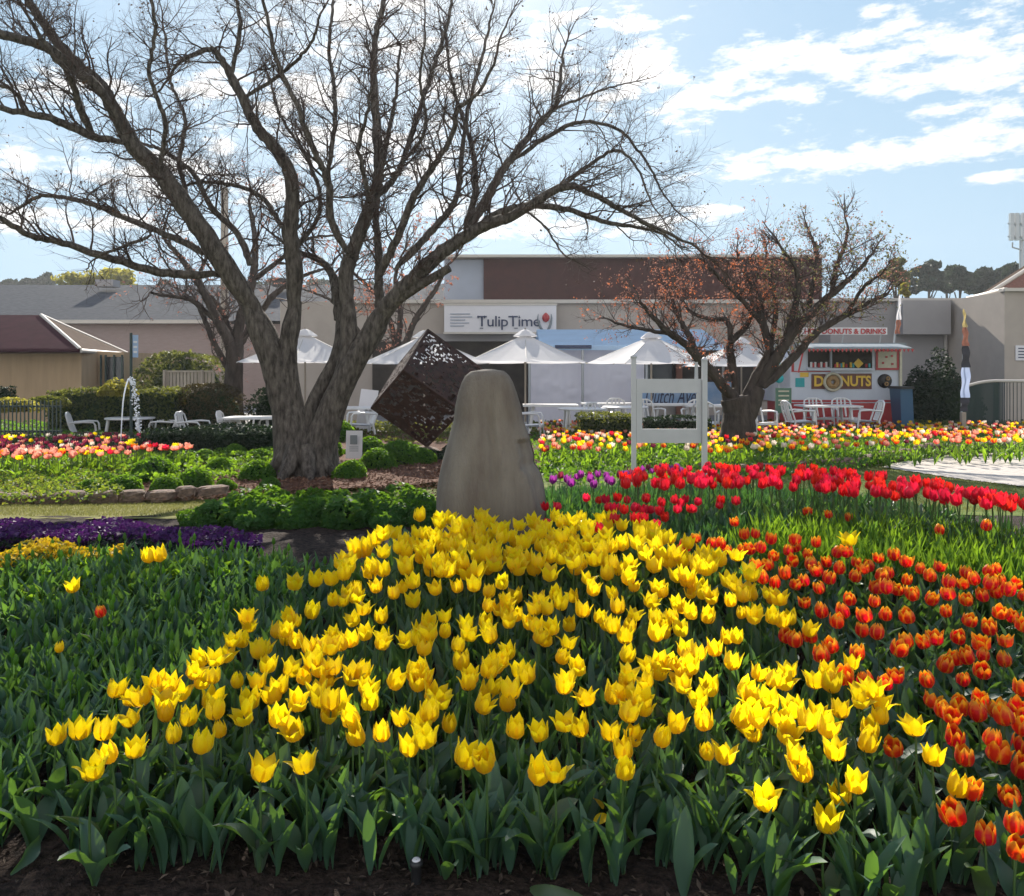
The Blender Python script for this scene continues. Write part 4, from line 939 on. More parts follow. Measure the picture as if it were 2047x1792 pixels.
def box_hedge(name, x0, x1, y0, y1, z0, z1, n, size, mt, label, cat='hedge', topm=None, rounded=.0, core='core'):
    g = np.random.default_rng(int(abs(x0 * 100) + n)); cx, cy = (x0 + x1) / 2, (y0 + y1) / 2
    W, D, H = x1 - x0, y1 - y0, z1 - z0
    P, Nn = [], []
    def area(n_, f): P.append(f(g.random((n_, 2))))
    k = [int(n * a) for a in (.5, .3, .1, .1)]
    a = g.random((k[0], 2)); P.append(np.stack([x0 + a[:, 0] * W, np.full(k[0], y0), z0 + a[:, 1] * H], 1)); Nn.append(np.tile((0, -1, .2), (k[0], 1)))
    a = g.random((k[1], 2)); P.append(np.stack([x0 + a[:, 0] * W, y0 + a[:, 1] * D, np.full(k[1], z1)], 1)); Nn.append(np.tile((0, 0, 1), (k[1], 1)))
    for q, xx, nx_ in ((2, x0, -1), (3, x1, 1)):
        a = g.random((k[q], 2)); P.append(np.stack([np.full(k[q], xx), y0 + a[:, 0] * D, z0 + a[:, 1] * H], 1)); Nn.append(np.tile((nx_, 0, .2), (k[q], 1)))
    P = np.concatenate(P); Nn = np.concatenate(Nn).astype(float)
    # round the shoulders and make the clipping uneven
    ex = np.clip(np.abs(P[:, 0] - cx) / (W / 2), 0, 1); P[:, 2] = z0 + (P[:, 2] - z0) * (1 - rounded * ex ** 3)
    P += np.stack([.04 * np.sin(P[:, 2] * 7 + P[:, 0] * 5), .05 * np.sin(P[:, 0] * 6), .035 * np.sin(P[:, 0] * 4 + 1) * (P[:, 2] > z0 + H * .6)], 1) + g.normal(0, size * .35, P.shape)
    V, Fq = chips(P - np.array((cx, cy, z0)), Nn, size, 1.6, .6, g); b = MB(); b.add(V, Fq, 0)
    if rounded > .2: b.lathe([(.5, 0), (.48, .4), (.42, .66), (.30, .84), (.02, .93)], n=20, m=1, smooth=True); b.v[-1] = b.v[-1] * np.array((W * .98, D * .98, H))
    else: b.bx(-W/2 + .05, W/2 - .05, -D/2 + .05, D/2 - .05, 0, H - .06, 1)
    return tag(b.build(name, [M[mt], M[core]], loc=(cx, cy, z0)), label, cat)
Yh = 17.5
box_hedge('hedge', ax(90, Yh), ax(345, Yh), Yh, Yh + .9, -.35, az_(782, Yh), 5200, .06, 'hedge', 'long low clipped hedge behind the fountain at left')
box_hedge('rounded_hedge', ax(332, 17.9), ax(470, 17.9), 17.9, 19.0, -.35, az_(768, 17.9), 3600, .055, 'brown', 'rounded brown green bush behind the white chairs', 'bush', rounded=.35)
box_hedge('rounded_hedge', ax(466, 18), ax(545, 18), 19.0, 20, -.35, az_(778, 19), 1800, .06, 'dark', 'dark bush beside the large trunk behind the white table', 'bush', rounded=.35)
box_hedge('hedge', ax(268, 25), ax(425, 25), 25, 27, -.40, az_(708, 25), 4200, .10, 'hedge', 'tall clipped hedge with sunlit yellow top behind the slatted fence', rounded=.22)
def bush(px, pybase, r, Y, mt, label, n=700, size=.06, squash=1.0, z0=None, name='bush', lump=.3):
    z0 = terr(Y) if z0 is None else z0; rr = r * Y / F; me = shrub_mesh(rr, rr * .8, rr * squash, n, size, mt, int(px * 7 + pybase), lump)
    o = link(bpy.data.objects.new(name, me)); o.location = (ax(px, Y), Y, z0); return tag(o, label, 'bush')
bush(235, 780, 46, 16.8, 'gold', 'bright golden yellow shrub above the hedge behind the fountain', 800, .07, .5, az_(790, 16.8))
bush(28, 800, 52, 15.6, 'gold', 'golden yellow shrub above the dark picket fence at far left', 600, .07, .5, az_(822, 15.6))
bush(95, 790, 40, 16.2, 'hedge', 'olive green shrub at the left end of the long hedge', 600, .06, .55, az_(812, 16.2))
bush(6, 780, 26, 18, 'dark', 'dark green shrub against the tan wall at the left edge', 500, .06, .9, az_(800, 18))
for i, (x, y, r, sq, mt) in enumerate([(1830,830,52,2.0,'dark'),(1880,830,70,1.9,'dark'),(1930,830,34,2.0,'dark')]):
    bush(x, y, r, 21.5, mt, ['dark green climbing shrub just right of the doughnut kiosk', 'large dark green shrub against the cream wall', 'dark green shrub behind the tall dark flag'][i], 2600, .09, sq, -.14)
box_hedge('hedge', ax(1160, 15.2), ax(1268, 15.2), 15.2, 15.9, -.12, az_(832, 15.2), 1800, .05, 'hedge', 'low clipped yellow green hedge left of the white sign frame')
box_hedge('hedge', ax(1290, 15.6), ax(1420, 15.6), 15.6, 16.1, -.12, az_(838, 15.6), 1500, .05, 'dark', 'low dark hedge seen through the white sign frame')
for i, (x, r) in enumerate([(1545,40),(1600,44),(1510,28)]): bush(x, 850, r, 14.8, 'gold' if i != 1 else 'hedge', ['yellow green shrub just right of the small tree trunk', 'olive shrub before the kiosk chairs', 'small yellow shrub touching the small tree trunk'][i], 700, .04, .55, -.1)
for i, (x, y, r) in enumerate([(700,870,40),(770,880,48),(830,900,40)]): bush(x, y, r, 12.6 + i * .2, 'box', ['bright green spreading shrub behind the small white plaque', 'spreading green juniper below the steel cube', 'low green juniper under the corner of the cube'][i], 900, .045, .55, .0)
for i, (x, r_, Y_) in enumerate([(905, 44, 12.0), (870, 34, 11.7)]): bush(x, 890, r_, Y_, 'dark', ['dark juniper between the steel cube and the stone', 'small dark juniper in front of the bottom corner of the cube'][i], 1300, .045, .7, .0)
# green ground cover behind the salmon flowers
box_hedge('ground_hedge', ax(285, 12.2), ax(548, 12.2), 12.2, 13.4, 0, az_(862, 12.2), 4200, .05, 'dark', 'low dark green shrubbery in front of the white chairs', 'shrubbery', core='core')

# mulch bed under the trees, with stone edging
def bedsheet(name, poly_px, z, material, nx=120, ny=60, kind='structure'):
    P = [gp(a, b_, 0, z) for a, b_ in poly_px]; xs = [p[0] for p in P]; ys = [p[1] for p in P]
    X, Yy = np.meshgrid(np.linspace(min(xs), max(xs), nx), np.linspace(min(ys), max(ys), ny)); g = np.random.default_rng(4)
    nz = g.normal(0, 1, X.shape); nz = (nz + np.roll(nz, 1, 0) + np.roll(nz, 1, 1)) / 3
    V = np.stack([X, Yy, z + nz * .012], 2).reshape(-1, 3); i, j = np.meshgrid(np.arange(ny - 1), np.arange(nx - 1), indexing='ij'); a = (i * nx + j).ravel()
    Fc = np.stack([a, a+1, a+nx+1, a+nx], 1); cc = V[Fc].mean(1); Fc = Fc[in_poly(cc[:, 0], cc[:, 1], P)]
    b = MB(); b.add(V, Fc, smooth=True); return tag(b.build(name, material), kind=kind)
bedL = [(-300,985),(200,985),(480,985),(700,975),(900,965),(1100,930),(1100,868),(700,862),(-300,866)]
bedsheet('mulch_bed', bedL, .10, M['redmulch'])
n = 7000; X = nr.uniform(-5.4, .2, n); Yy = nr.uniform(8.0, 11.5, n); V, Fq = chips(np.stack([X, Yy, np.full(n, .112)], 1), np.tile((0, 0, 1), (n, 1)), .035, 2.4, .5)
b = MB(); b.add(V, Fq); tag(b.build('bark_chips', M['redchip']), 'red brown bark chips around the big tree and box shrubs', 'bark chips', kind='stuff')
def rock_mesh(seed):
    g = np.random.default_rng(seed); n, K = 12, 7; V = []
    off = g.uniform(.82, 1.12, (K + 1, n))
    for k in range(K + 1):
        t = math.pi * k / K
        for j in range(n):
            a = 2 * math.pi * j / n; ca, sa = math.cos(a), math.sin(a); q = 1 / (abs(ca) ** 3.5 + abs(sa) ** 3.5) ** (1 / 3.5)
            o_ = off[k, j] if 0 < k < K else 1; V.append((ca * q * math.sin(t) ** .5 * .5 * o_, sa * q * math.sin(t) ** .5 * .5 * o_, -math.cos(t) * .5 * (abs(math.cos(t)) ** -.3 if abs(math.cos(t)) > .1 else 1)))
    Fc = [(k*n+j, k*n+(j+1) % n, (k+1)*n+(j+1) % n, (k+1)*n+j) for k in range(K) for j in range(n)]
    b = MB(); b.add(V, Fc, smooth=False); return b.mesh('rock', M['rock'])
RK = [rock_mesh(s) for s in range(5)]
def rocks(line_px, z0, hgt, label, grp, step=(.32, .55), depth=.22):
    pts = [np.array(gp(a, b_, 0, z0)) for a, b_ in line_px]; g = random.Random(len(line_px) * 7)
    for i in range(len(pts) - 1):
        d = pts[i+1] - pts[i]; L = np.linalg.norm(d); s = 0
        while s < L:
            w = g.uniform(*step); c = pts[i] + d / L * (s + w / 2); s += w * .98
            o = link(bpy.data.objects.new('edging_rock', g.choice(RK))); h = hgt * g.uniform(.8, 1.2)
            o.location = (c[0], c[1], z0 + h * .42); o.scale = (w * 1.02, depth * g.uniform(.8, 1.2), h); o.rotation_euler = (g.uniform(-.06, .06), g.uniform(-.06, .06), math.atan2(d[1], d[0]))
            tag(o, label, 'rock', grp)
rocks([(-260,1012),(120,1010),(350,1003),(450,993)], .06, .16, 'rough brown edging rock between the dry lawn and the left bed', 'rocks edging the left bed', step=(.16, .36))
rocks([(1395,950),(1560,947),(1680,938),(1760,925),(1850,909),(1960,903),(2200,898)], .0, .17, 'rough brown edging rock between the path and the mixed tulip bed', 'rocks edging the mixed tulip bed', step=(.28, .6))

# ---- mixed flowers far away
def mixmesh(mm, seed): return tulip_single(mm, random.Random(seed).uniform(-.35, .2), seed, 'bright', H=.26, R0=.034, bh=.062)
MX = {k: [mixmesh(k, 200 + i * 3 + j) for j in range(2)] for i, k in enumerate(('yellow', 'salmon', 'white', 'red', 'maroon', 'orange'))}
def mixband(n, xr, top, bot, z0, h, weights, label, grp, cat='mixed tulip', sc=1.0, dx=9):
    ks = list(weights); out = []; t = 0
    while len(out) < n and t < n * 40:
        t += 1; x = rng.uniform(*xr); y = rng.uniform(band(top, x), band(bot, x))
        if all(abs(x - q[0]) > dx * .7 or abs(y - q[1]) > 4 for q in out):
            k = rng.choices(ks, [weights[q] for q in ks])[0]
            o = single(x, y, h, MX[k], label, cat, grp, sc, z0); out.append((x, y))
def mixstuff(name, n, xr, top, bot, z0, h, weights, label, cat):
    b = MB(); ms = list(weights)
    for i in range(n):
        x = rng.uniform(*xr); y = rng.uniform(band(top, x), band(bot, x)); p = gnd(x, y, h, z0)
        if p is None: continue
        k = rng.choices(range(len(ms)), [weights[q] for q in ms])[0]
        V, Fc, UV = bloom_arrays(.036, .06, -.1, i, K=3, nv=3, pointed=False); b.add(V + np.array((p[0], p[1], z0 + h - .06)), Fc, k, UV, True)
        b.tube([(p[0], p[1], z0), (p[0], p[1], z0 + h - .05)], .004, 3, len(ms), cap=False)
    tag(b.build(name, [M[q] for q in ms] + [M['tstem']]), label, cat, kind='stuff')
mt1 = [(1060,873),(1265,868),(1420,872),(1600,868),(1800,866),(2047,866)]; mb1 = [(1060,905),(1265,900),(1420,905),(1600,900),(1800,890),(2047,884)]
W1 = dict(yellow=3, salmon=3, white=1.6, red=.5, maroon=.7, orange=2)
mixband(230, (1075, 2047), mt1, mb1, .02, .30, W1, 'small mixed colour tulip in the wide bed beyond the path', 'mixed tulips in the wide bed beyond the path', sc=1.25)
mixstuff('mixed_tulips', 800, (1075, 2060), [(1060,838),(2060,840)], [(1060,872),(2060,868)], -.02, .30, W1, 'farther mixed tulips of many colours by the patio', 'tulips')
mixband(70, (-10, 385), [(0,903),(385,893)], [(0,922),(200,915),(385,902)], .12, .24, dict(salmon=5, red=1, yellow=1.2, orange=1), 'salmon pink tulip in the row behind the box shrubs at left', 'salmon tulips behind the left box shrubs', sc=1.3, dx=8)
mixstuff('mixed_flowers', 150, (-10, 300), [(0,868),(300,862)], [(0,898),(300,892)], .12, .24, dict(maroon=5, yellow=1, salmon=1, white=.5), 'dark maroon and yellow flowers below the fountain', 'flowers')
def ribbon(name, poly, z0, mt, label, cat, n, size, hh, tilt=.7, aspect=1.2, yr=None):
    P = [gp(a, b_, hh, z0) if z0 is not None else gp(a, b_, hh) for a, b_ in poly]; xs = [p[0] for p in P]; ys = [p[1] for p in P]
    X = nr.uniform(min(xs), max(xs), n); Yy = nr.uniform(min(ys), max(ys), n); k = in_poly(X, Yy, P); X, Yy = X[k], Yy[k]
    zz = (terrv(Yy) if z0 is None else z0) + hh * (1 - nr.random(len(X)) ** 2 * .8) * (.8 + .2 * np.sin(X * 9 + Yy * 7))
    V, Fq = chips(np.stack([X, Yy, zz], 1), np.tile((0, -.35, .8), (len(X), 1)), size, aspect, tilt); b = MB(); b.add(V, Fq)
    return tag(b.build(name, M[mt]), label, cat, kind='stuff')
M['pansy'] = leaf_mat('purple_pansy_petal', [(.035,.012,.07),(.07,.016,.11),(.03,.01,.06),(.10,.025,.14),(.015,.008,.02)], (.16,.03,.24), trans=.25)
M['ypansy'] = leaf_mat('yellow_pansy_petal', [(.75,.42,.01),(.80,.52,.02),(.14,.2,.03),(.7,.45,.02)], (.95,.65,.02), trans=.45)
M['dpansy'] = leaf_mat('pale_yellow_flower', [(.70,.56,.05),(.05,.12,.04),(.04,.09,.03),(.03,.08,.03),(.06,.12,.03),(.04,.10,.035),(.05,.11,.03)], (.42,.55,.04), trans=.35)
ribbon('purple_pansies', [(-200,1042),(60,1034),(260,1034),(420,1048),(525,1070),(520,1086),(420,1076),(200,1062),(0,1068),(-200,1085)], None, 'pansy', 'strip of dark purple pansies edging the dry lawn', 'pansies', 9000, .034, .12)
ribbon('pansy_leaves', [(-200,1046),(60,1040),(420,1052),(525,1074),(520,1096),(0,1084),(-200,1099)], None, 'dark', 'dark leaves under the purple pansies', 'foliage', 5000, .03, .08)
ribbon('yellow_pansies', [(-200,1100),(0,1082),(120,1070),(250,1068),(255,1080),(120,1090),(0,1102),(-200,1125)], None, 'ypansy', 'strip of yellow pansies behind the unopened tulips at left', 'pansies', 3600, .03, .20)
ribbon('yellow_flowers', [(-200,940),(100,930),(250,925),(250,975),(100,985),(-200,990)], .10, 'dpansy', 'low yellow and green flowers behind the left edging rocks', 'flowers', 9000, .034, .13)
ribbon('flower_leaves', [(-200,905),(380,893),(560,880),(560,935),(250,950),(-200,955)], .10, 'bright', 'green leaves below the salmon tulips at left', 'foliage', 11000, .05, .13)
ribbon('flower_leaves', [(-200,868),(330,862),(560,868),(560,890),(380,893),(-200,905)], .10, 'dark', 'dark leaves among the maroon flowers at left', 'foliage', 9000, .06, .15)
ribbon('bed_leaves', [(1060,860),(1300,858),(1600,856),(2300,854),(2300,888),(1900,895),(1760,915),(1600,938),(1400,945),(1060,950)], .0, 'broad', 'leafy green plants in front of the mixed tulips', 'foliage', 34000, .055, .17, tilt=.9)
ribbon('bed_leaves', [(1060,838),(2300,838),(2300,862),(1060,862)], -.05, 'hedge', 'yellow green leaves at the back of the mixed tulip bed', 'foliage', 16000, .06, .2, tilt=.9)

# ================================================================== buildings
PZ0 = -.40
def facade(b, px0, px1, py0, py1, Y, d, m=0, dy=0):
    """a box whose front stands at Y and spans the traced extents"""
    b.bx(ax(px0, Y), ax(px1, Y), Y - dy, Y - dy + d, az_(py1, Y), az_(py0, Y), m); return b
# shop with the wide fascia
Y = 27.0; r = empty('shop_building', (ax(1300, Y), Y, PZ0), 'long cream shop building with dark red fascia and tulip sign', 'building'); o3 = np.array(r.location)
def part(name, mats, parent, fn):
    b = MB(); fn(b); b.v = [v - np.array(parent['_o'] if '_o' in parent else (0, 0, 0)) for v in b.v]; return b.build(name, mats, parent)
class Grp:
    """builds parts in world coordinates under an Empty"""
    def __init__(s, root): s.r = root; s.o = np.array(root.location)
    def p(s, name, m, fn, parent=None):
        b = MB(); fn(b); b.v = [v - s.o for v in b.v]; return b.build(name, m, parent or s.r)
    def text(s, name, txt, w, h, loc, m, parent=None, **k): return lettering(name, txt, w, h, tuple(np.array(loc) - s.o), m, parent or s.r, **k)
g = Grp(r)
g.p('wall', M['cream'], lambda b: (b.bx(ax(560, Y), ax(1058, Y), Y, Y + 12, PZ0, az_(603, Y)), b.bx(ax(1058, Y), ax(1700, Y), Y, Y + 12, PZ0, az_(603, Y))))
g.p('upper_wall', M['greypanel'], lambda b: facade(b, 886, 966, 516, 602, Y, 8, 0, -.4))
g.p('fascia', M['fascia'], lambda b: facade(b, 966, 1650, 514, 602, Y, 8, 0, -.30))
g.p('parapet_capping', M['trim'], lambda b: facade(b, 884, 1652, 509, 514, Y, 8.4, 0, .0))
g.p('gutter', M['trim'], lambda b: facade(b, 700, 1700, 600, 607, Y, .3, 0, .16))
g.p('shopfront_opening', M['interior'], lambda b: facade(b, 745, 1110, 683, 830, Y, .2, 0, .06))
g.p('shopfront_opening', M['interior'], lambda b: facade(b, 1275, 1640, 700, 800, Y, .2, 0, .06))
g.p('lintel_beam', M['shade'], lambda b: facade(b, 870, 1110, 668, 683, Y, .4, 0, .2))
g.p('window', M['glass'], lambda b: facade(b, 1288, 1342, 722, 766, Y, .05, 0, .10))
g.p('pillar', M['redbrown'], lambda b: facade(b, 1350, 1362, 712, 830, Y, .1, 0, .16))
g.p('pillar', M['redbrown'], lambda b: facade(b, 1505, 1513, 712, 830, Y, .1, 0, .16))
# the sign board
Ys = Y - .5
r = empty('shop_sign', (ax(1010, Ys), Ys, az_(664, Ys)), 'white shop sign reading TulipTime with a red tulip emblem', 'sign'); g = Grp(r)
g.p('sign_board', M['signw'], lambda b: facade(b, 888, 1112, 611, 664, Ys, .12))
g.p('board_edge', M['trim'], lambda b: (facade(b, 886, 1114, 607, 611, Ys, .16, 0, .02), facade(b, 886, 1114, 664, 668, Ys, .16, 0, .02)))
zt = az_(646, Ys)
g.text('lettering', 'TulipTime', ax(1080, Ys) - ax(954, Ys), .46, (ax(1017, Ys), Ys - .03, zt), M['navy'], bold=.006, spacing=.94)
def serif(b):
    for px in (960, 1029): 
        b.bx(ax(px - 5, Ys), ax(px - 3.4, Ys), Ys - .036, Ys - .004, az_(637, Ys), az_(631.5, Ys)); b.bx(ax(px + 8, Ys), ax(px + 9.6, Ys), Ys - .036, Ys - .004, az_(637, Ys), az_(631.5, Ys))
        b.bx(ax(px - 1, Ys), ax(px + 6, Ys), Ys - .036, Ys - .004, az_(657.2, Ys), az_(655.8, Ys))
g.p('serifs', M['navy'], serif)
def emblem_leaf(b):
    for sx, k in ((-1, 1.0), (1, .85)):
        P = [(ax(1090 + sx * q * k, Ys), Ys - .035, az_(y, Ys)) for q, y in ((2, 664), (9, 656), (13, 647), (15, 637), (14, 628))]
        b.tube(P, [.02, .045, .04, .025, .008], 5)
g.p('emblem_leaves', M['silver'], emblem_leaf)
def emblem_t(b):
    b.lathe([(.01, -.15), (.09, -.10), (.125, -.02), (.115, .06), (.06, .13), (.012, .17)], (ax(1091, Ys), Ys - .09, az_(636, Ys)), 10, sy=.4)
g.p('emblem_tulip', M['vred'], emblem_t)
g.p('small_text', M['greypanel'], lambda b: [facade(b, 900, 900 + w, y, y + 2, Ys, .02, 0, .022) for y, w in ((627, 40), (633, 44), (639, 30), (645, 38), (651, 28))])

# rear left building with grey tiled roof
Y = 40.0; r = empty('rear_building', (ax(300, Y), Y, PZ0), 'long pinkish brick building under a grey tiled roof at left', 'building'); g = Grp(r)
M['pink'] = mat('pinkish_brick_wall', (.34,.26,.24), .9, var=.12, scale=3, stretch=(1, 1, 4))
g.p('wall', M['pink'], lambda b: b.bx(ax(-300, Y), ax(640, Y), Y, Y + 14, PZ0, az_(648, Y)))
g.p('fascia_board', M['trim'], lambda b: b.bx(ax(-300, Y), ax(430, Y), Y - .5, Y - .35, az_(648, Y), az_(641, Y)))
def roofb(b):
    y0, y1 = Y - .5, Y + 7; z0 = az_(642, y0); z1 = EYE + (HY - 570) * y1 / F
    V = [(ax(-300, Y), y0, z0), (ax(880, Y), y0, z0), (ax(880, Y), y1, z1), (ax(-300, Y), y1, z1), (ax(-300, Y), y1 + 7, z0), (ax(880, Y), y1 + 7, z0)]
    b.add(V, [(0, 1, 2, 3), (3, 2, 5, 4)])
g.p('roof', M['slate'], roofb)
g.p('chimney', M['shade'], lambda b: facade(b, 190, 226, 559, 573, Y + 5, .8))
g.p('roof_vent', M['black'], lambda b: facade(b, 543, 575, 557, 572, Y + 5, .8))
# hip roofed kiosk house, far left
Y = 24.0; r = empty('tan_house', (ax(60, Y), Y, PZ0), 'tan walled garden house with a dark purple hipped roof at far left', 'house'); g = Grp(r)
xc = ax(160, Y); D = 5.4
g.p('wall', M['tan'], lambda b: b.bx(ax(-330, Y), ax(141, Y), Y + .6, Y + .6 + D, PZ0, az_(700, Y)))
g.p('side_wall', M['tan'], lambda b: b.bx(ax(141, Y), ax(196, Y), Y + 1.6, Y + .6 + D, PZ0, az_(702, Y)))
g.p('door', M['glass'], lambda b: b.bx(ax(158, Y), ax(196, Y), Y + 1.5, Y + 1.6, az_(790, Y), az_(712, Y)))
g.p('door_frame', M['dkgreen'], lambda b: [b.bx(ax(x, Y), ax(x + 3, Y), Y + 1.44, Y + 1.5, PZ0, az_(708, Y)) for x in (150, 160, 178, 195)])
ze = az_(698, Y); apex = np.array(at(82, 630, Y + 2.9)); apl = np.array(at(-420, 630, Y + 2.9))
A_ = np.array((xc, Y, ze)); B_ = np.array(at(254, 698, Y + 5.6)); B_[2] = ze; Lf = np.array((ax(-420, Y), Y, ze)); Lb = np.array((ax(-420, Y), Y + 5.6, ze))
g.p('front_roof', M['dpurple'], lambda b: b.add([Lf, A_, apex, apl], [(0, 1, 2, 3)]))
g.p('side_roof', M['bbrown'], lambda b: b.add([A_, B_, apex], [(0, 1, 2, 2)]))
g.p('rear_roof', M['bbrown'], lambda b: b.add([B_, Lb, apl, apex], [(0, 1, 2, 3)]))
g.p('soffit', M['bbrown'], lambda b: b.add([Lf - (0, 0, .12), A_ - (0, 0, .12), B_ - (0, 0, .12), Lb - (0, 0, .12)], [(0, 3, 2, 1)]))
g.p('ridge_capping', M['trim'], lambda b: (b.tube([A_, apex], .055, 6), b.tube([B_, apex], .05, 6)))
g.p('gutter', M['trim'], lambda b: b.tube([A_ - (0, 0, .05), B_ - (0, 0, .05)], .07, 6))
g.p('gutter', M['dpurple'], lambda b: b.tube([Lf - (0, 0, .05), A_ - (0, 0, .05)], .07, 6))
# right hand buildings
Y = 26.0; r = empty('cream_building', (ax(1850, Y), Y, PZ0), 'plain grey cream building behind the kiosk at right', 'building'); g = Grp(r)
g.p('wall', M['shade'], lambda b: b.bx(ax(1660, Y), ax(1932, Y), Y, Y + 8, PZ0, az_(603, Y)))
g.p('parapet', M['cream2'], lambda b: b.bx(ax(1655, Y), ax(1934, Y), Y - .12, Y + 8.1, az_(603, Y), az_(597, Y)))
g.p('projecting_wall', M['shade'], lambda b: b.bx(ax(1790, Y), ax(1884, Y), Y - .5, Y - .02, az_(670, Y), az_(603.5, Y)))
g.p('downpipe', M['cream2'], lambda b: b.tube([(ax(1888, Y), Y - .06, PZ0), (ax(1888, Y), Y - .06, az_(604, Y))], .05, 6))
Y = 26.0; Yn = 23.0; xl, xr_ = ax(1934, Y), ax(2008, Yn); zt = az_(601, Y)
r = empty('corner_building', (xr_, Yn, PZ0), 'cream building corner with a bright white parapet at the right edge', 'building'); g = Grp(r)
M['bluegrey'] = mat('blue_grey_wall', (.34,.38,.42), .9, var=.08, scale=1)
g.p('side_wall', M['bluegrey'], lambda b: b.add([(xl, Y, PZ0), (xr_, Yn, PZ0), (xr_, Yn, zt), (xl, Y, zt), (xl + .4, Y + .2, PZ0), (xl + .4, Y + .2, zt), (xr_ + .3, Yn + .1, PZ0), (xr_ + .3, Yn + .1, zt)], [(0, 1, 2, 3), (3, 2, 7, 5), (4, 0, 3, 5)]))
g.p('front_wall', M['cream'], lambda b: b.bx(xr_, xr_ + 8, Yn, Yn + 6, PZ0, zt))
g.p('capping', M['trim'], lambda b: (b.tube([(xl - .03, Y - .05, zt + .05), (xr_, Yn - .06, zt + .05)], .07, 6), b.bx(xr_ - .05, xr_ + 8.1, Yn - .1, Yn + .2, zt, zt + .09)))
g.p('notice', M['signw'], lambda b: facade(b, 2029, 2060, 691, 721, Yn, .03, 0, .035))
g.p('notice_text', M['navy'], lambda b: [facade(b, 2034, 2056, y, y + 2, Yn, .02, 0, .042) for y in (696, 702, 708, 714)])
Y = 34.0; r = empty('gable_house', (ax(2030, Y), Y, PZ0), 'red brick gable end with white barge board behind the right building', 'house'); g = Grp(r)
M['brick'] = mat('red_brick', (.24,.12,.10), .9, var=.3, scale=9, stretch=(1, 1, 3))
g.p('wall', M['brick'], lambda b: b.add([(ax(1975, Y), Y, PZ0), (ax(2200, Y), Y, PZ0), (ax(2200, Y), Y, az_(588, Y)), (ax(2085, Y), Y, az_(520, Y)), (ax(1975, Y), Y, az_(588, Y))], [(0, 1, 2, 4), (4, 2, 3, 3)]))
g.p('barge_board', M['trim'], lambda b: (b.tube([at(1972, 590, Y - .1), at(2085, 518, Y - .1)], .09, 4), b.tube([at(2085, 518, Y - .1), at(2200, 590, Y - .1)], .09, 4)))
g.p('roof', M['bbrown'], lambda b: b.add([at(1970, 592, Y), at(2085, 518, Y), at(2085, 518, Y) + Vector((0, .8, 0)), at(1970, 592, Y) + Vector((0, .8, 0)), at(2200, 592, Y), at(2200, 592, Y) + Vector((0, .8, 0))], [(0, 1, 2, 3), (1, 4, 5, 2)]))
# ---- tall timber pole behind the large tree; phone mast at the right edge
Y = 30.0; b = MB(); b.tube([(ax(449, Y), Y, PZ0), (ax(449, Y), Y, az_(376, Y))], [.16, .13], 10); tag(b.build('timber_pole', M['wood']), 'tall plain timber pole rising behind the large tree', 'pole')
Y = 60.0; r = empty('phone_mast', (ax(2042, Y), Y, PZ0), 'grey mobile phone mast with three antenna panels at the right edge', 'mast'); g = Grp(r)
g.p('mast', M['steel'], lambda b: b.tube([(ax(2042, Y), Y, PZ0), (ax(2042, Y), Y, az_(430, Y))], .16, 8))
for x in (2018, 2028, 2040): g.p('antenna_panel', M['steel'], lambda b: facade(b, x - 3.5, x + 3.5, 428, 482, Y, .25, 0, .4 + (x - 2028) * .004))
g.p('cross_arm', M['steel'], lambda b: (facade(b, 2014, 2046, 446, 449, Y, .1, 0, .1), facade(b, 2014, 2046, 472, 475, Y, .1, 0, .1), b.tube([at(2024, 485, Y - .2), at(2024, 495, Y - .2), at(2041, 500, Y - .2)], .06, 5)))

PZ0 = -.118
# ---- marquee with white side walls and white roof, sky reflection coloured in
Y = 22.0; r = empty('marquee', (ax(1170, Y), Y, PZ0), 'white walled marquee with white roof tinted by painted sky reflection in the middle', 'marquee'); g = Grp(r)
def cloth(b, px0, px1, py0, py1, Y, seed, amp=.035, m=0):
    gg = random.Random(seed); n, k = 40, 24; V = []
    z0, z1 = az_(py1, Y), az_(py0, Y); x0, x1 = ax(px0, Y), ax(px1, Y)
    sags = [(gg.uniform(0, 1), gg.uniform(.15, .8), gg.uniform(.5, 1.6)) for _ in range(6)]
    for j in range(k + 1):
        for i in range(n + 1):
            u, v = i / n, j / k; d = amp * .4 * math.sin(u * 19 + seed)
            for sx, sv, sw in sags: 
                q = v - sv - .25 * ((u - sx) ** 2) * sw * 3
                d += amp * math.exp(-(q / .02) ** 2) * math.exp(-((u - sx) / .35) ** 2)
            V.append((x0 + (x1 - x0) * u, Y - d, z0 + (z1 - z0) * v))
    b.add(V, [(j*(n+1)+i, j*(n+1)+i+1, (j+1)*(n+1)+i+1, (j+1)*(n+1)+i) for j in range(k) for i in range(n)], m, smooth=True)
M['wallcloth'] = mat('white_tent_wall', (.70,.69,.77), .8, var=.05, scale=1.5, trans=.12)
g.p('side_wall', M['wallcloth'], lambda b: cloth(b, 1058, 1162, 700, 862, Y, 3))
g.p('side_wall', M['wallcloth'], lambda b: cloth(b, 1163, 1288, 700, 862, Y, 5))
def mroof(b):
    x0, x1 = ax(1078, Y), ax(1442, Y); z0, z1 = az_(692, Y), az_(659, Y + 2.2) - .1
    b.add([(x0, Y - .3, z0), (x1, Y - .3, z0), (x1, Y + 2.2, z1 + .1), (x0, Y + 2.2, z1 + .1), (x1, Y + 4.6, z0), (x0, Y + 4.6, z0)], [(0, 1, 2, 3), (3, 2, 4, 5)])
    b.bx(x0, x1, Y - .33, Y - .30, az_(701, Y), z0)
g.p('roof', M['skytintcanvas'], mroof)
g.p('name_strip', M['navy'], lambda b: facade(b, 1108, 1180, 691, 698, Y, .03, 0, .37))
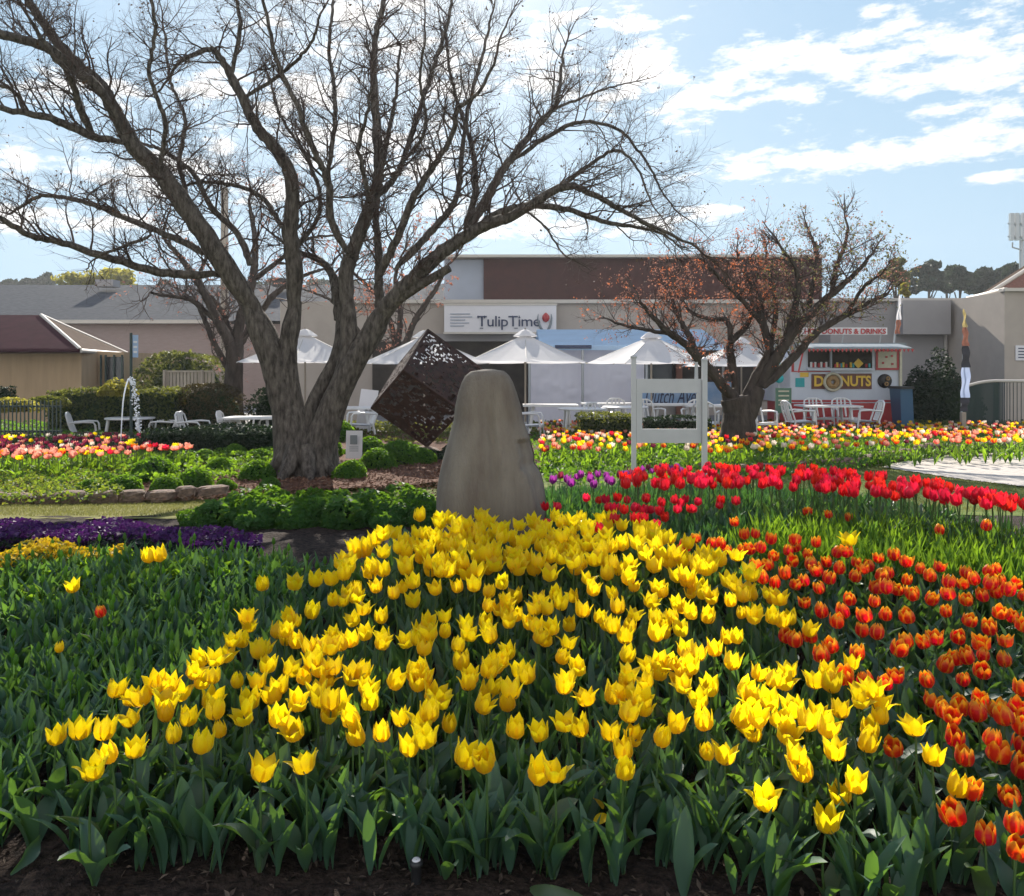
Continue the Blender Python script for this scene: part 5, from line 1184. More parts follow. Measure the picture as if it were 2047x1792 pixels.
for px in (1058, 1163, 1289, 1440): g.p('pole', M['steel'], lambda b: b.tube([(ax(px, Y), Y - .30, PZ0), (ax(px, Y), Y - .30, az_(700, Y))], .035, 8))
g.p('side_wall', M['wallcloth'], lambda b: cloth(b, 1515, 1570, 708, 800, Y, 9))
# blue banner at the back of the cafe, read through the white sign frame
Y = 21.4; r = empty('cafe_banner', (ax(1365, Y), Y, PZ0), 'long blue banner with dark script lettering seen through the sign frame', 'banner'); g = Grp(r)
M['bluebanner'] = mat('blue_banner', (.20,.34,.56), .6, col2=(.34,.46,.64), scale=3)
g.p('banner_sheet', M['bluebanner'], lambda b: facade(b, 1284, 1462, 764, 812, Y, .03))
g.text('lettering', 'Dutch Ave', ax(1392, Y) - ax(1290, Y), .42, (ax(1340, Y), Y - .025, az_(792, Y)), M['navy'], shear=.35)
g.p('banner_foot', M['steel'], lambda b: [b.tube([(ax(x, Y), Y + .05, PZ0), (ax(x, Y), Y + .05, az_(764, Y))], .02, 6) for x in (1286, 1372, 1460)])

# ---- cafe umbrellas: one built, the rest copied
def make_umbrella():
    root = empty('cafe_umbrella', (0, 0, 0), 'x', 'umbrella'); Rr, zt, ze = 1.72, 2.62, 1.86; nS = 6
    def can(b):
        n, k = nS, 8; V, Fc = [], []
        for i in range(n):
            a0, a1 = 2 * math.pi * (i + .5) / n, 2 * math.pi * (i + 1.5) / n; base = len(V)
            for j in range(k + 1):
                u = j / k; rr = Rr * u; z = zt - (zt - ze) * (u ** .88)
                for q in range(5):
                    v = q / 4; x = math.cos(a0) * (1 - v) + math.cos(a1) * v; y = math.sin(a0) * (1 - v) + math.sin(a1) * v; sag = .07 * math.sin(v * math.pi) * u
                    V.append((x * rr, y * rr, z - sag + (.05 * math.sin(v * math.pi) if j == k else 0)))
            for j in range(k):
                for q in range(4): p = base + j * 5 + q; Fc.append((p, p + 1, p + 6, p + 5))
        b.add(V, Fc)
    b = MB(); can(b); cp = b.build('canopy', M['canvas'], root)
    b = MB(); b.lathe([(.01, zt + .09), (.12, zt + .05), (.30, zt - .075), (.31, zt - .10)], n=6, smooth=False); b.build('vent_cap', M['canvas'], cp)
    b = MB(); b.tube([(0, 0, 0), (0, 0, zt + .12)], .024, 8); b.build('pole', M['wood'], root)
    for i in range(nS):
        a = 2 * math.pi * (i + .5) / nS; b = MB(); b.tube([(0, 0, zt - .05), (math.cos(a) * Rr, math.sin(a) * Rr, ze - .02)], .012, 5); b.build('rib', M['trim'], root)
    b = MB(); b.lathe([(.30, 0), (.30, .05), (.06, .10), (.04, .35), (.03, .36)], n=16); b.build('base', M['steel'], root)
    return root
def copy_thing(src, loc, label, group=None, rz=0, sc=1.0):
    c = src.copy(); S.collection.objects.link(c); c.location = loc; c.rotation_euler = (0, 0, rz); c.scale = (sc, sc, sc); c['label'] = label
    if group: c['group'] = group
    for ch in list(src.children):
        d = ch.copy(); S.collection.objects.link(d); d.parent = c
        for gc in list(ch.children): e = gc.copy(); S.collection.objects.link(e); e.parent = d
    return c
um = make_umbrella(); GU = 'white cafe umbrellas on the patio'
ul = [(610, 655, 18.5, 'white cafe umbrella seen between the forked trunks of the large tree', .1), (848, 658, 18.5, 'white cafe umbrella directly behind the rusted steel cube', .35), (1050, 656, 18.5, 'white cafe umbrella just above the standing stone', .0),
      (1302, 660, 19.2, 'white cafe umbrella behind the white sign frame', .5), (1482, 672, 20.5, 'white cafe umbrella behind the trunk of the small tree', .2)]
for i, (px, py, Y, lab, rz) in enumerate(ul):
    sc = (az_(py, Y) - PZ0) / 2.74
    if i == 0: um.location = (ax(px, Y), Y, PZ0); um.rotation_euler = (0, 0, rz); um.scale = (sc * 1.0,) * 3; um['label'] = lab; um['group'] = GU
    else: copy_thing(um, (ax(px, Y), Y, PZ0), lab, GU, rz, sc)

# ---- plastic tables and chairs
def make_table(rw, rd, round_=True, name='patio_table', mt='plastic'):
    root = empty(name, (0, 0, 0), 'x', 'table')
    b = MB()
    if round_: b.lathe([(.01, .70), (rw - .01, .70), (rw, .715), (rw - .01, .735), (.01, .735)], n=28)
    else: b.bx(-rw, rw, -rd, rd, .70, .735)
    b.build('table_top', M[mt], root)
    for sx in (-1, 1):
        for sy in (-1, 1): b = MB(); b.tube([(sx * rw * .62, sy * rd * .62, .70), (sx * rw * .78, sy * rd * .78, 0)], [.035, .025], 6); b.build('leg', M[mt], root)
    return root
def make_chair():
    root = empty('patio_chair', (0, 0, 0), 'x', 'chair')
    b = MB(); b.add([(x * .24 * (1 - .06 * (y > 0)), y * .23, .43 - .02 * (1 - x * x) - .015 * y) for y in (-1, -.5, 0, .5, 1) for x in (-1, -.5, 0, .5, 1)] + [(x * .24, y * .23, .405) for y in (-1, -.5, 0, .5, 1) for x in (-1, -.5, 0, .5, 1)],
              [(j*5+i, j*5+i+1, (j+1)*5+i+1, (j+1)*5+i) for j in range(4) for i in range(4)] + [(25+(j+1)*5+i, 25+(j+1)*5+i+1, 25+j*5+i+1, 25+j*5+i) for j in range(4) for i in range(4)])
    b.box((0, -.235, .405), (.48, .02, .05)); b.build('seat', M['plastic'], root)
    def back(b):
        b.tube([(-.22, .22, .42), (-.23, .29, .62), (-.20, .34, .80), (-.10, .36, .85), (.10, .36, .85), (.20, .34, .80), (.23, .29, .62), (.22, .22, .42)], .020, 6)
        for x in (-.085, 0, .085): b.tube([(x, .23, .43), (x, .30, .62), (x, .355, .84)], .022, 4)
    b = MB(); back(b); b.build('backrest', M['plastic'], root)
    for sx in (-1, 1):
        b = MB(); b.tube([(sx * .24, .27, .64), (sx * .27, .0, .66), (sx * .27, -.18, .65), (sx * .25, -.22, .58)], .020, 5); b.build('armrest', M['plastic'], root)
        b = MB(); b.tube([(sx * .25, -.21, .60), (sx * .245, -.23, .40), (sx * .26, -.27, 0)], .022, 5); b.build('leg', M['plastic'], root)
        b = MB(); b.tube([(sx * .22, .22, .42), (sx * .24, .30, 0)], .022, 5); b.build('leg', M['plastic'], root)
    return root
tb = make_table(.50, .50); tr_ = make_table(.62, .40, False); ch0 = make_chair(); used = {}
GT, GC = 'white plastic patio tables', 'white plastic patio chairs'
def put(src, px, Y, label, grp, rz=0, z=PZ0, sc=1.0):
    loc = (ax(px, Y), Y, z)
    if id(src) not in used: used[id(src)] = 1; src.location = loc; src.rotation_euler = (0, 0, rz); src['label'] = label; src['group'] = grp; return src
    return copy_thing(src, loc, label, grp, rz)
put(tb, 260, 17.2, 'round white plastic table beneath the fountain arc at left', GT, z=-.35)
put(tb, 1163, 16.6, 'round sunlit white table right of the standing stone', GT)
put(tb, 1250, 17.3, 'round white table just left of the sign frame', GT)
put(tr_, 505, 17.4, 'white plastic table against the left side of the large trunk', GT, z=-.35)
put(tr_, 1100, 18.2, 'rectangular white table behind the round one near the stone', GT)
put(tr_, 1345, 18.6, 'rectangular white table seen through the sign frame', GT)
put(tr_, 1425, 18.0, 'rectangular white table between sign frame and small tree', GT)
put(tr_, 1212, 19.3, 'rectangular white table behind the tables left of the sign frame', GT)
put(tr_, 1655, 17.9, 'rectangular white table in front of the doughnut kiosk', GT)
put(tr_, 700, 17.0, 'white table just right of the large trunk', GT)
cl = [(172,15.8,1.9,'leftmost white chair, tilted beside the round fountain table'),(326,16.0,-1.4,'white chair right of the round fountain table'),(390,15.9,1.5,'white chair standing alone before the rounded brown bush'),(470,16.3,1.6,'white chair at the left end of the table beside the trunk'),
      (532,16.9,-1.0,'white chair tucked behind the table beside the trunk'),(262,16.9,0.1,'white chair behind the round fountain table'),(720,16.2,-1.2,'white chair left of the leaning white board near the cube'),(1060,16.0,1.4,'white chair against the right shoulder of the stone'),
      (1205,16.0,.6,'white chair between the two round tables'),(1600,16.6,1.7,'left sideways white chair at the kiosk table'),(1637,18.0,.05,'back left white chair at the kiosk table'),(1690,18.0,-.1,'back right white chair at the kiosk table'),(1728,16.8,-1.6,'right sideways white chair at the kiosk table'),
      (1520,16.2,.3,'white chair just right of the small tree trunk'),(1300,17.8,.3,'white chair behind the left post of the sign frame'),(1390,17.6,-.4,'white chair seen through the sign frame at right'),(1410,16.8,2.8,'white chair right of the sign frame'),(1240,18.4,0.2,'white chair behind the table left of the frame')]
for px, Y, rz, lab in cl: put(ch0, px, Y + (1.2 if px < 550 else .6 if px > 1500 else 0), lab, GC, rz, z=-.35 if px < 550 else PZ0)

# ---- white sign frame
Y = 9.0; r = empty('sign_frame', (ax(1340, Y), Y, 0.02), 'white painted timber sign frame on two posts behind the red tulips', 'sign frame'); g = Grp(r)
W = 'whitepaint'
g.p('post', M[W], lambda b: (b.bx(ax(1263, Y), ax(1272, Y), Y, Y + .05, 0, az_(716, Y)), b.lathe([(.034, 0), (.04, .012), (.02, .035), (.002, .045)], (ax(1267.5, Y), Y + .025, az_(716, Y)), 10)))
g.p('post', M[W], lambda b: (b.bx(ax(1403, Y), ax(1413, Y), Y - .03, Y + .02, 0, az_(722, Y)), b.lathe([(.034, 0), (.04, .012), (.02, .035), (.002, .045)], (ax(1408, Y), Y - .005, az_(722, Y)), 10)))
g.p('top_board', M[W], lambda b: facade(b, 1272.4, 1402.6, 758, 786, Y, .03, 0, 0))
g.p('bottom_board', M[W], lambda b: facade(b, 1272.4, 1402.6, 858, 886, Y, .03, 0, 0))
g.p('stile', M[W], lambda b: facade(b, 1272.4, 1284, 786.2, 857.8, Y, .03))
g.p('stile', M[W], lambda b: facade(b, 1393, 1402.6, 786.2, 857.8, Y, .03))
g.p('finial', M[W], lambda b: b.tube([at(1392, 724, Y + .02), at(1392, 757.8, Y + .02)], [.018, .022], 8))

# small white plaque in the shrubs, leaning board
Y = 11.6; r = empty('plaque', (ax(708, Y), Y, .1), 'small white information plaque on a stake in front of the steel cube', 'sign'); g = Grp(r)
g.p('board', M['signw'], lambda b: b.box(((ax(708, Y)), Y, az_(889, Y)), (.235, .02, .40), rot=(R(-6), 0, 0)))
g.p('picture', M['maroon'] if False else M['silver'], lambda b: facade(b, 701, 715, 870, 888, Y, .01, 0, .04))
g.p('text_lines', M['silver'], lambda b: [facade(b, 699, 717, y, y + 1.2, Y, .01, 0, .022) for y in (893, 897, 901, 905)])
g.p('stake', M['steel'], lambda b: b.tube([(ax(708, Y), Y + .03, .05), (ax(708, Y), Y + .03, az_(875, Y))], .012, 6))
Y = 17.6; b = MB(); b.box((0, 0, .5), (.38, .03, 1.0), rot=(R(-14), R(6), 0)); o = b.build('leaning_board', M['signw'], loc=(ax(733, Y), Y, -.02)); tag(o, 'blank white board leaning left of the steel cube', 'board')

# ---- doughnut kiosk
Y = 19.4; r = empty('doughnut_kiosk', (ax(1695, Y), Y, PZ0), 'white and red doughnut kiosk with serving window and painted signs', 'kiosk'); g = Grp(r)
g.p('body', M['vwhite'], lambda b: (facade(b, 1580, 1800, 697, 806, Y, 1.9), ))
g.p('skirt', M['vred'], lambda b: b.bx(ax(1584, Y), ax(1797, Y), Y - .04, Y + 1.9, PZ0 + .10, az_(806.3, Y)))
g.p('roof', M['silver'], lambda b: facade(b, 1576, 1806, 686, 696.6, Y, 2.2, 0, .14))
g.p('awning', M['silver'], lambda b: b.add([(ax(1590, Y), Y - .02, az_(686, Y)), (ax(1790, Y), Y - .02, az_(686, Y)), (ax(1790, Y), Y - .8, az_(697, Y)), (ax(1590, Y), Y - .8, az_(697, Y)), (ax(1590, Y), Y - .8, az_(700, Y)), (ax(1790, Y), Y - .8, az_(700, Y))], [(0, 3, 2, 1), (3, 4, 5, 2)]))
wf = g.p('serving_window', M['interior'], lambda b: facade(b, 1662, 1742, 701, 736, Y, .03, 0, .02))
g.p('window_frame', M['vwhite'], lambda b: (facade(b, 1612, 1745, 736.3, 741, Y, .12, 0, .10), facade(b, 1742.3, 1746, 700, 736, Y, .05, 0, .04), facade(b, 1660, 1662, 700, 736, Y, .05, 0, .04)), wf)
g.p('serving_window', M['interior'], lambda b: facade(b, 1615, 1658, 701, 734, Y, .03, 0, .02))
g.p('warning_diamond', M['vyellow'], lambda b: b.box((ax(1714, Y), Y - .05, az_(727, Y)), (.17, .02, .17), rot=(0, R(45), 0)), wf)
g.p('menu_frame', M['vred'], lambda b: (facade(b, 1750, 1796, 700, 703, Y, .03, 0, .035), facade(b, 1750, 1796, 736, 740, Y, .03, 0, .035), facade(b, 1750, 1754, 703.1, 735.9, Y, .03, 0, .035), facade(b, 1792, 1796, 703.1, 735.9, Y, .03, 0, .035)))
g.p('menu_board', M['cream3'], lambda b: facade(b, 1754.2, 1791.8, 703.2, 735.8, Y, .02, 0, .022))
g.p('menu_marks', M['vred'], lambda b: [b.box((ax(x, Y), Y - .03, az_(y, Y)), (.05, .015, .05)) for x, y in ((1771, 714), (1782, 712), (1783, 728), (1764, 726))])
g.p('lower_panel', M['vdark'], lambda b: (facade(b, 1622, 1650, 748, 778, Y, .03, 0, .02), facade(b, 1668, 1742, 747, 778, Y, .03, 0, .02)))
zc = az_(762, Y)
g.text('lettering', 'D', ax(1646, Y) - ax(1627, Y), .26, (ax(1636, Y), Y - .035, zc), M['vyellow'], bold=.03)
g.text('lettering', 'NUTS', ax(1740, Y) - ax(1680, Y), .26, (ax(1710, Y), Y - .035, zc), M['vyellow'], bold=.03)
def ring(b, px, py, R1, R2, d=.05, y=.06):
    prof = [(R2 + (R1 - R2) / 2 + math.cos(t) * (R1 - R2) / 2, math.sin(t) * d) for t in np.linspace(0, 2 * math.pi, 9)]
    n = 26; th = np.arange(n) * 2 * math.pi / n; V = []; c = (ax(px, Y), Y - y, az_(py, Y))
    for rr, dz in prof: V.append(np.stack([c[0] + np.cos(th) * rr, np.full(n, c[1]) - dz, c[2] + np.sin(th) * rr], 1))
    V = np.concatenate(V); b.add(V, [(i*n+j, i*n+(j+1) % n, (i+1)*n+(j+1) % n, (i+1)*n+j) for i in range(8) for j in range(n)], smooth=True)
g.p('doughnut_ring', M['cream3'], lambda b: ring(b, 1663, 764, .235, .17))
g.p('doughnut_ring', M['cookie'], lambda b: ring(b, 1663, 764, .165, .04))
em = MB().lathe([(.001, 0), (.17, 0), (.17, .02), (.001, .02)], n=24).build('round_emblem', M['black'], r, tuple(np.array((ax(1768, Y), Y - .005, az_(762, Y))) - g.o)); em.rotation_euler = (R(90), 0, 0)
g.p('doughnut_ring', M['cookie'], lambda b: (ring(b, 1773, 757, .055, .018, .02, .06), ring(b, 1770, 768, .055, .018, .02, .06)))
g.p('corner_strip', M['cream3'], lambda b: facade(b, 1796.3, 1801, 694, 826, Y, .06, 0, .06))
for k_, (mt_, xs_) in enumerate((('vred', (1668, 1676, 1690, 1730)), ('vyellow', (1672, 1684, 1699)), ('teal', (1680, 1704, 1736)), ('signw', (1620, 1628, 1640, 1650)), ('vred', (1624, 1635, 1646)))):
    for x in xs_: g.p('stock_bottle', M[mt_], lambda b: b.tube([(ax(x, Y), Y - .05, az_(735, Y)), (ax(x, Y), Y - .05, az_(728 - (k_ * 3) % 5, Y))], .028, 8))
g.p('poster', M['teal'], lambda b: facade(b, 1590, 1608, 756, 774, Y, .01, 0, .012))
g.p('poster', M['vyellow'], lambda b: facade(b, 1599, 1616, 745, 754, Y, .01, 0, .014))
g.p('red_stripe', M['vred'], lambda b: (facade(b, 1582, 1796, 800, 804, Y, .01, 0, .012), facade(b, 1582, 1660, 742, 744, Y, .01, 0, .012), facade(b, 1582, 1587, 700, 742, Y, .01, 0, .012)))
def fringe(b):
    for k in range(26):
        x = 1590 + k * 7.9; b.add([(ax(x, Y), Y - .81, az_(698, Y - .8)), (ax(x + 6.5, Y), Y - .81, az_(698, Y - .8)), (ax(x + 3.2, Y), Y - .81, az_(705, Y - .8))], [(0, 1, 2, 2)])
g.p('bunting', M['vred'], fringe)
g.p('roof_sign', M['signw'], lambda b: facade(b, 1598, 1766, 656, 670, Y, .05, 0, .2))
g.text('lettering', 'HOT DONUTS & DRINKS', ax(1762, Y) - ax(1601, Y), .13, (ax(1682, Y), Y - .225, az_(663.5, Y)), M['vred'], bold=.03)
g.p('sign_strut', M['steel'], lambda b: [b.tube([(ax(x, Y), Y - .17, az_(670, Y)), (ax(x, Y), Y - .1, az_(686, Y))], .012, 5) for x in (1610, 1680, 1755)])
g.p('red_pole', M['vred'], lambda b: b.tube([at(1596, 745, Y - .9), at(1606, 700, Y - .9)], .02, 6))
for i, (x, y, rr) in enumerate([(1557,712,9),(1557,735,9),(1557,757,9)]):
    Yd = 18.4; b = MB(); b.lathe([(.001, 0), (rr * Yd / F, 0), (rr * Yd / F, .03), (.001, .03)], n=18); o = b.build('teal_disc_sign', M['teal'], loc=(ax(x, Yd), Yd, az_(y, Yd))); o.rotation_euler = (R(90), 0, 0)
    tag(o, ['topmost', 'middle', 'lowest'][i] + ' round teal disc hanging left of the doughnut kiosk', 'sign', 'teal discs left of the kiosk')
b = MB(); b.tube([(ax(1557, 18.45), 18.47, PZ0), (ax(1557, 18.45), 18.47, az_(700, 18.45))], .018, 6); tag(b.build('disc_pole', M['steel']), 'thin pole carrying the teal discs left of the kiosk', 'pole')
Yb = 17.6; r = empty('menu_easel', (ax(1565, Yb), Yb, PZ0), 'green menu board on an easel left of the doughnut kiosk', 'menu board'); g = Grp(r)
g.p('board', M['green'], lambda b: facade(b, 1551, 1582, 776, 826, Yb, .03))
g.p('menu_lines', M['cream3'], lambda b: [facade(b, 1556, 1577, y, y + 3, Yb, .01, 0, .012) for y in (781, 790, 799, 808)])
g.p('easel_legs', M['wood'], lambda b: (b.tube([at(1552, 776, Yb + .05), (ax(1549, Yb), Yb + .1, PZ0)], .015, 5), b.tube([at(1581, 776, Yb + .05), (ax(1584, Yb), Yb + .1, PZ0)], .015, 5), b.tube([at(1566, 776, Yb + .06), (ax(1566, Yb), Yb + .5, PZ0)], .015, 5)))
# blue bin beside the kiosk
Yb = 18.6; r = empty('wheeled_bin', (ax(1812, Yb), Yb, PZ0), 'dark blue wheeled bin right of the doughnut kiosk', 'bin'); g = Grp(r)
g.p('body', M['bluebin'], lambda b: b.add([(ax(1802, Yb), Yb, PZ0 + .08), (ax(1828, Yb), Yb, PZ0 + .08), (ax(1824, Yb), Yb, az_(778, Yb)), (ax(1800, Yb), Yb, az_(778, Yb)), (ax(1802, Yb), Yb + .4, PZ0 + .08), (ax(1828, Yb), Yb + .4, PZ0 + .08), (ax(1824, Yb), Yb + .55, az_(778, Yb)), (ax(1800, Yb), Yb + .55, az_(778, Yb))], [(0, 1, 2, 3), (1, 5, 6, 2), (5, 4, 7, 6), (4, 0, 3, 7)]))
g.p('lid', M['black'], lambda b: b.bx(ax(1799, Yb), ax(1826, Yb), Yb - .04, Yb + .6, az_(778, Yb), az_(773, Yb)))
g.p('wheel', M['black'], lambda b: b.tube([(ax(1801, Yb), Yb + .45, PZ0 + .1), (ax(1829, Yb), Yb + .45, PZ0 + .1)], .09, 10))

# ---- feather flags and posts
def flag(px, Y, py_top, py_bot, w, mats_spans, label, lean=0.0, name='feather_flag', zb=PZ0):
    r = empty(name, (ax(px, Y), Y, PZ0), label, 'flag'); g = Grp(r)
    g.p('pole', M['steel'], lambda b: b.tube([(ax(px, Y), Y, zb), (ax(px + lean * .5, Y), Y, (az_(py_top, Y) + zb) / 2), (ax(px + lean, Y), Y, az_(py_top, Y))], [.022, .016, .008], 6))
    for (a, c, mt) in mats_spans:
        def f(b):
            n = 10; V = []
            for i in range(n + 1):
                y = a + (c - a) * i / n; u = (y - py_top) / (py_bot - py_top); ww = w * (math.sin(min(u * 2.2 + .12, 1.57))) * (1 if u < .85 else (1 - (u - .85) * 2)); x = px + lean * (1 - u)
                for v in (0, .5, 1): V.append((ax(x + v * ww - w * .3, Y), Y + .03 * math.sin(i * .9 + v * 2) - .08, az_(y, Y)))
            b.add(V, [(i*3+j, i*3+j+1, i*3+j+4, i*3+j+3) for i in range(n) for j in range(2)], smooth=True)
        g.p('flag_cloth', M[mt], f)
    return r
flag(1921, 18.0, 616, 830, 17, [(618, 655, 'flagy'), (655, 692, 'flagr'), (692, 735, 'flagd'), (735, 795, 'flagb'), (795, 822, 'flagd')], 'tall dark feather flag with a yellow tip before the right building', 6)
flag(1786, 19.4, 588, 690, 9, [(590, 640, 'flagw'), (640, 668, 'flagr')], 'slim white feather flag leaning above the right end of the kiosk', 12, zb=az_(697, 19.4))
Y = 15.9; r = empty('banner_post', (ax(262, Y), Y, -.35), 'dark post with a small blue banner in front of the left roof', 'banner post'); g = Grp(r)
g.p('post', M['dkgreen'], lambda b: b.tube([(ax(262, Y), Y, -.35), (ax(262, Y), Y, az_(666, Y))], .028, 8))
g.p('banner', M['bluebanner'], lambda b: facade(b, 265, 276, 670, 715, Y, .01))
g.p('banner_marks', M['signw'], lambda b: [facade(b, 267, 274, y, y + 4, Y, .01, 0, .006) for y in (682, 692, 702)])

# ---- railings, fences
Y = 19.0; r = empty('curved_railing', (ax(1990, Y), Y, PZ0), 'curved pale metal railing with thin upright bars at the right edge', 'railing'); g = Grp(r)
rp = [(1926, 774), (1940, 770), (1960, 765), (1985, 762), (2010, 762), (2100, 763)]
RP = spline([np.array(at(x, y, Y - max(0, x - 1926) * .004)) for x, y in rp], 40)
g.p('top_rail', M['trim'], lambda b: b.tube(RP, .035, 8))
g.p('bars', M['dkgreen'], lambda b: [b.tube([tuple(p), (p[0], p[1], PZ0)], .010, 4) for p in spline(RP, 64)])
g.p('bottom_rail', M['dkgreen'], lambda b: b.tube([(p[0], p[1], PZ0 + .12) for p in RP[::4]], .015, 5))
b = MB(); b.box((0, 0, .3), (.09, .09, .6)); o = b.build('timber_bollard', M['wood'], loc=(ax(1925, 17.4), 17.4, PZ0)); tag(o, 'short weathered timber post at the foot of the dark flag', 'post')
Y = 14.4; r = empty('picket_fence', (ax(60, Y), Y, -.1), 'dark green picket fence at the left edge behind the flowers', 'fence'); g = Grp(r)
g.p('rails', M['dkgreen'], lambda b: (b.bx(ax(-60, Y), ax(122, Y), Y + .02, Y + .05, az_(815, Y), az_(811, Y)), b.bx(ax(-60, Y), ax(122, Y), Y + .02, Y + .05, az_(865, Y), az_(861, Y))))
M['picket'] = mat('grey_green_picket', (.06,.085,.075), .5)
g.p('pickets', M['picket'], lambda b: [b.tube([(ax(x, Y), Y, -.1), (ax(x, Y), Y, az_(801, Y))], [.014, .012], 5) for x in range(-55, 122, 8)])
Y = 22.0; r = empty('slatted_fence', (ax(378, Y), Y, -.35), 'pale weathered slatted fence below the sunlit hedge', 'fence'); g = Grp(r)
g.p('slats', M['wood'], lambda b: [facade(b, x, x + 5.2, 745, 800, Y, .03) for x in range(332, 424, 7)])
g.p('top_rail', M['wood'], lambda b: facade(b, 328, 426, 741, 744.8, Y, .08, 0, .03))
g.p('fence_post', M['wood'], lambda b: [facade(b, x, x + 4, 740, 800, Y, .08, 0, .08) for x in (328, 403)])

# ---- fountain jets: two thin arcs of water breaking into drops
Y = 12.6; r = empty('fountain', (ax(243, Y), Y, 0), 'thin arching fountain jet breaking into white drops above the left flowers', 'fountain'); g = Grp(r)
def jet(b):
    P = spline([np.array(at(x, y, Y)) for x, y in ((241, 895), (243, 850), (246, 805), (251, 775), (257, 757))], 20); b.tube(P, np.linspace(.008, .012, 20), 6)
    gg = random.Random(3); Q = spline([np.array(at(x, y, Y)) for x, y in ((257, 757), (264, 762), (268, 780), (272, 805), (275, 835), (277, 862))], 60)
    b.tube(Q[:14], np.linspace(.010, .006, 14), 6)
    for q in Q[5:]:
        for _ in range(3):
            s = gg.uniform(.006, .016); c = q + np.array((gg.gauss(0, .025), gg.gauss(0, .03), gg.gauss(0, .02))); b.lathe([(.001, -s), (s * .8, -s * .5), (s, 0), (s * .8, s * .5), (.001, s)], c, 6)
g.p('water_jet', M['water'], jet)
g.p('nozzle', M['steel'], lambda b: b.tube([(ax(241, Y), Y, 0), at(241, 893, Y)], .015, 8))

PZ0 = -.40
# ---- distant trees
def crown_tree(name, px, py_top, py_base, w, Y, mt, label, n=1800, size=.5, group=None, lobes=7, gold=None):
    g_ = np.random.default_rng(abs(int(px))); H = az_(py_top, Y) - PZ0; x = ax(px, Y); W = w * Y / F; r = empty(name, (x, Y, PZ0), label, 'tree', group)
    zb = az_(py_base, Y) - PZ0; b = MB(); b.tube([(0, 0, 0), (W * .03, 0, H * .5), (0, 0, H * .85)], [W * .05 + .1, W * .035 + .07, .05], 7)
    for k in range(5): a = g_.uniform(0, 6.28); b.tube([(0, 0, H * .5 + k * .08 * H * .5), (math.cos(a) * W * .3, math.sin(a) * W * .3, H * (.62 + .06 * k))], [.09, .03], 5)
    b.build('trunk', M['bark2'], r)
    P, Nn = [], []
    for k in range(lobes):
        c = np.array((g_.uniform(-.36, .36) * W, g_.uniform(-.3, .3) * W, zb + (H - zb) * g_.uniform(.25, .80))); rr = W * g_.uniform(.15, .27); q, u = blob_pts(n // lobes, rr, rr, rr * .62, g_, .3, -1); P.append(q * g_.uniform(.5, 1, (len(q), 1)) ** .5 + c); Nn.append(u)
    P = np.concatenate(P); Nn = np.concatenate(Nn); P[:, 2] = np.minimum(P[:, 2], H)
    V, Fq = chips(P, Nn, size, 1.6, .8, g_); l = MB(); l.add(V, Fq); l.build('crown', M[mt], r)
GP = 'dark pines beyond the right building'
for i, (px, pt, w, Y) in enumerate([(1856, 503, 66, 85), (1918, 520, 60, 88), (1975, 522, 64, 90), (2030, 516, 62, 86), (1893, 530, 50, 96), (1950, 535, 60, 98), (1816, 520, 46, 92), (2000, 530, 50, 98)]):
    crown_tree('pine_tree', px, pt, 600, w, Y, 'pine', ['tallest dark pine just right of the small tree crown', 'dark pine second from the left beyond the right building', 'dark pine above the corner of the right buildings', 'dark pine beside the phone mast'][i] if i < 4 else 'lower dark pine in the gaps between the taller pines', 2600, .55, GP, lobes=9)
crown_tree('olive_tree', 1790, 505, 600, 60, 60, 'olive', 'olive green tree beyond the top right of the small tree', 1500, .4)
crown_tree('golden_tree', 1812, 555, 598, 26, 40, 'gold', 'small golden bush above the grey wall at right', 500, .2, lobes=4)
crown_tree('golden_tree', 205, 541, 585, 150, 70, 'gold', 'golden yellow tree showing above the left tiled roof', 2200, .4, lobes=9)
for i, (px, pt, w) in enumerate([(12, 552, 50), (70, 552, 44), (96, 545, 34), (40, 562, 40), (330, 558, 44), (-30, 556, 50)]):
    crown_tree('distant_tree', px, pt, 585, w, 130, 'pine', 'small dark tree on the skyline above the left tiled roof', 900, .8, 'skyline trees above the left roof')
for i, (px, pt, w) in enumerate([(560, 560, 60), (640, 562, 70), (720, 566, 60), (500, 566, 60)]):
    crown_tree('distant_tree', px, pt, 590, w, 120, 'pine', 'dark tree on the skyline behind the trunks of the large tree', 900, .8, 'skyline trees behind the large tree')

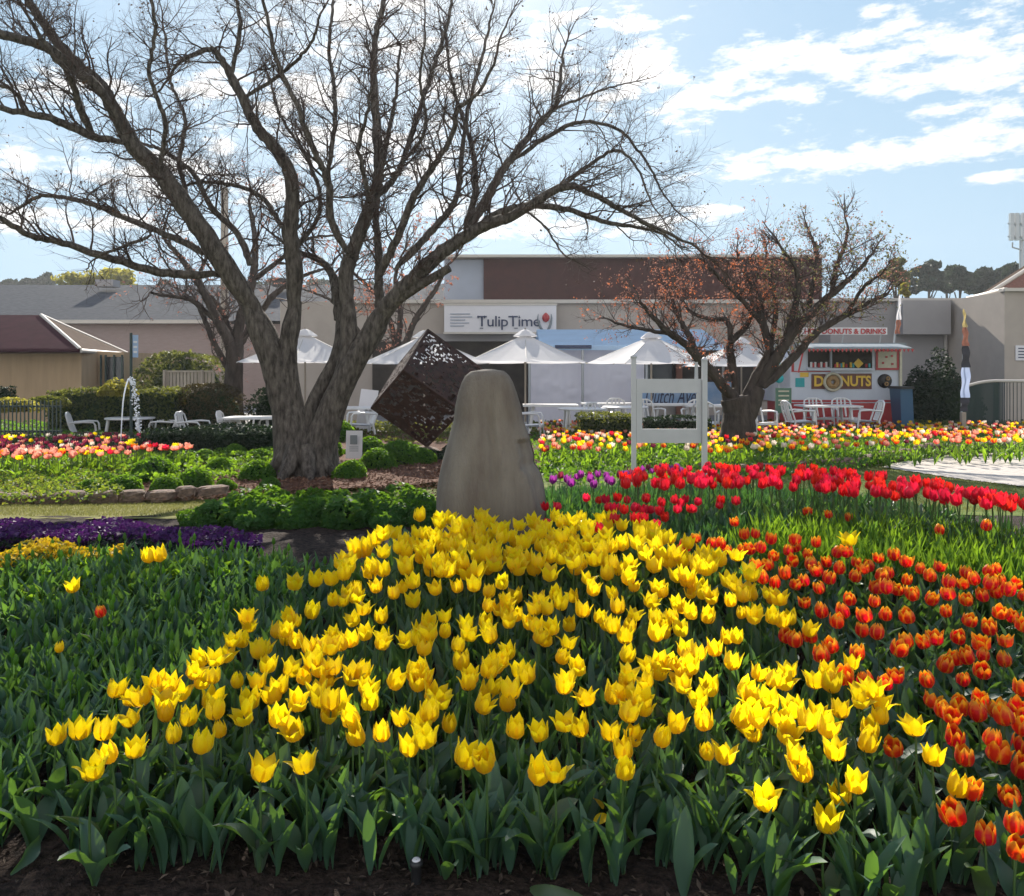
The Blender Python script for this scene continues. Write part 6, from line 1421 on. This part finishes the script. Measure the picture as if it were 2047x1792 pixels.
# ---- small things at the front
p = gp(832, 1752, .02); r = empty('garden_sprinkler', (p[0], p[1], 0), 'small black sprinkler head with a white cap on the mulch', 'sprinkler'); g = Grp(r)
g.p('body', M['black'], lambda b: b.lathe([(.014, -.02), (.014, .045), (.018, .05), (.018, .062), (.001, .064)], (p[0], p[1], 0), 14))
g.p('cap', M['signw'], lambda b: b.lathe([(.001, .066), (.009, .068), (.012, .0645)], (p[0], p[1], 0), 12))
for i, (px, py, rz, lab) in enumerate([(1187, 1648, .9, 'lower of two fallen yellow petals caught in the front leaves'), (1204, 1618, 2.2, 'upper of two fallen yellow petals caught in the front leaves')]):
    h = .12; q = gnd(px, py, h); b = MB(); V, Fq = strap_leaves([(0, 0, 0)], 0, .06, .03, .9, .6, fold=.3, K=6, shape=1); b.add(V, Fq, 0, uv=np.full((len(V), 2), .6), smooth=True)
    o = b.build('fallen_petal', M['yellow'], loc=(q[0], q[1], q[2] + h)); o.rotation_euler = (.5, .3, rz); tag(o, lab, 'petal')
# scattered broken leaves on the front soil
for i, (px, py, rz, s) in enumerate([(20, 1745, 2.6, 1.1), (1060, 1775, .3, 1.5), (1830, 1775, 2.4, 1.6)]):
    q = gnd(px, py, .02); o = link(bpy.data.objects.new('fallen_leaf', LV[i])); o.location = (q[0], q[1], .015); o.rotation_euler = (1.15, .2, rz); o.scale = (s * .55,) * 3
    tag(o, ['broad green leaf lying on the soil at the bottom left corner', 'broad folded green leaf lying at the bottom middle of the soil', 'broad green leaf lying at the bottom right of the soil'][i], 'leaf')
for o in list(bpy.data.objects):
    if o.type == 'EMPTY' and o.get('label') == 'x': print('UNLABELLED', o.name)

ribbon('bed_leaves', [(-60,838),(560,846),(560,874),(-60,878)], -.02, 'broad', 'dark green ground cover in front of the fence and white chairs', 'foliage', 12000, .06, .16, tilt=.9)
ribbon('bed_leaves', [(640,838),(960,846),(960,880),(640,880)], -.02, 'hedge', 'yellow green ground cover around the foot of the steel cube', 'foliage', 9000, .06, .18, tilt=.9)

b = MB(); b.bx(-160, 160, -8, 175, -1.6, 30)  # volume added to lift the distant darks and spread glow round the sun
M['air'], _nt, _out = new_mat('added_thin_haze')
_v = _nt.nodes.new('ShaderNodeVolumePrincipled'); _v.inputs['Color'].default_value = (.93, .96, 1, 1); _v.inputs['Density'].default_value = .0005; _v.inputs['Anisotropy'].default_value = .55
_nt.links.new(_v.outputs[0], _out.inputs['Volume'])
tag(b.build('added_haze', M['air']), kind='stuff')
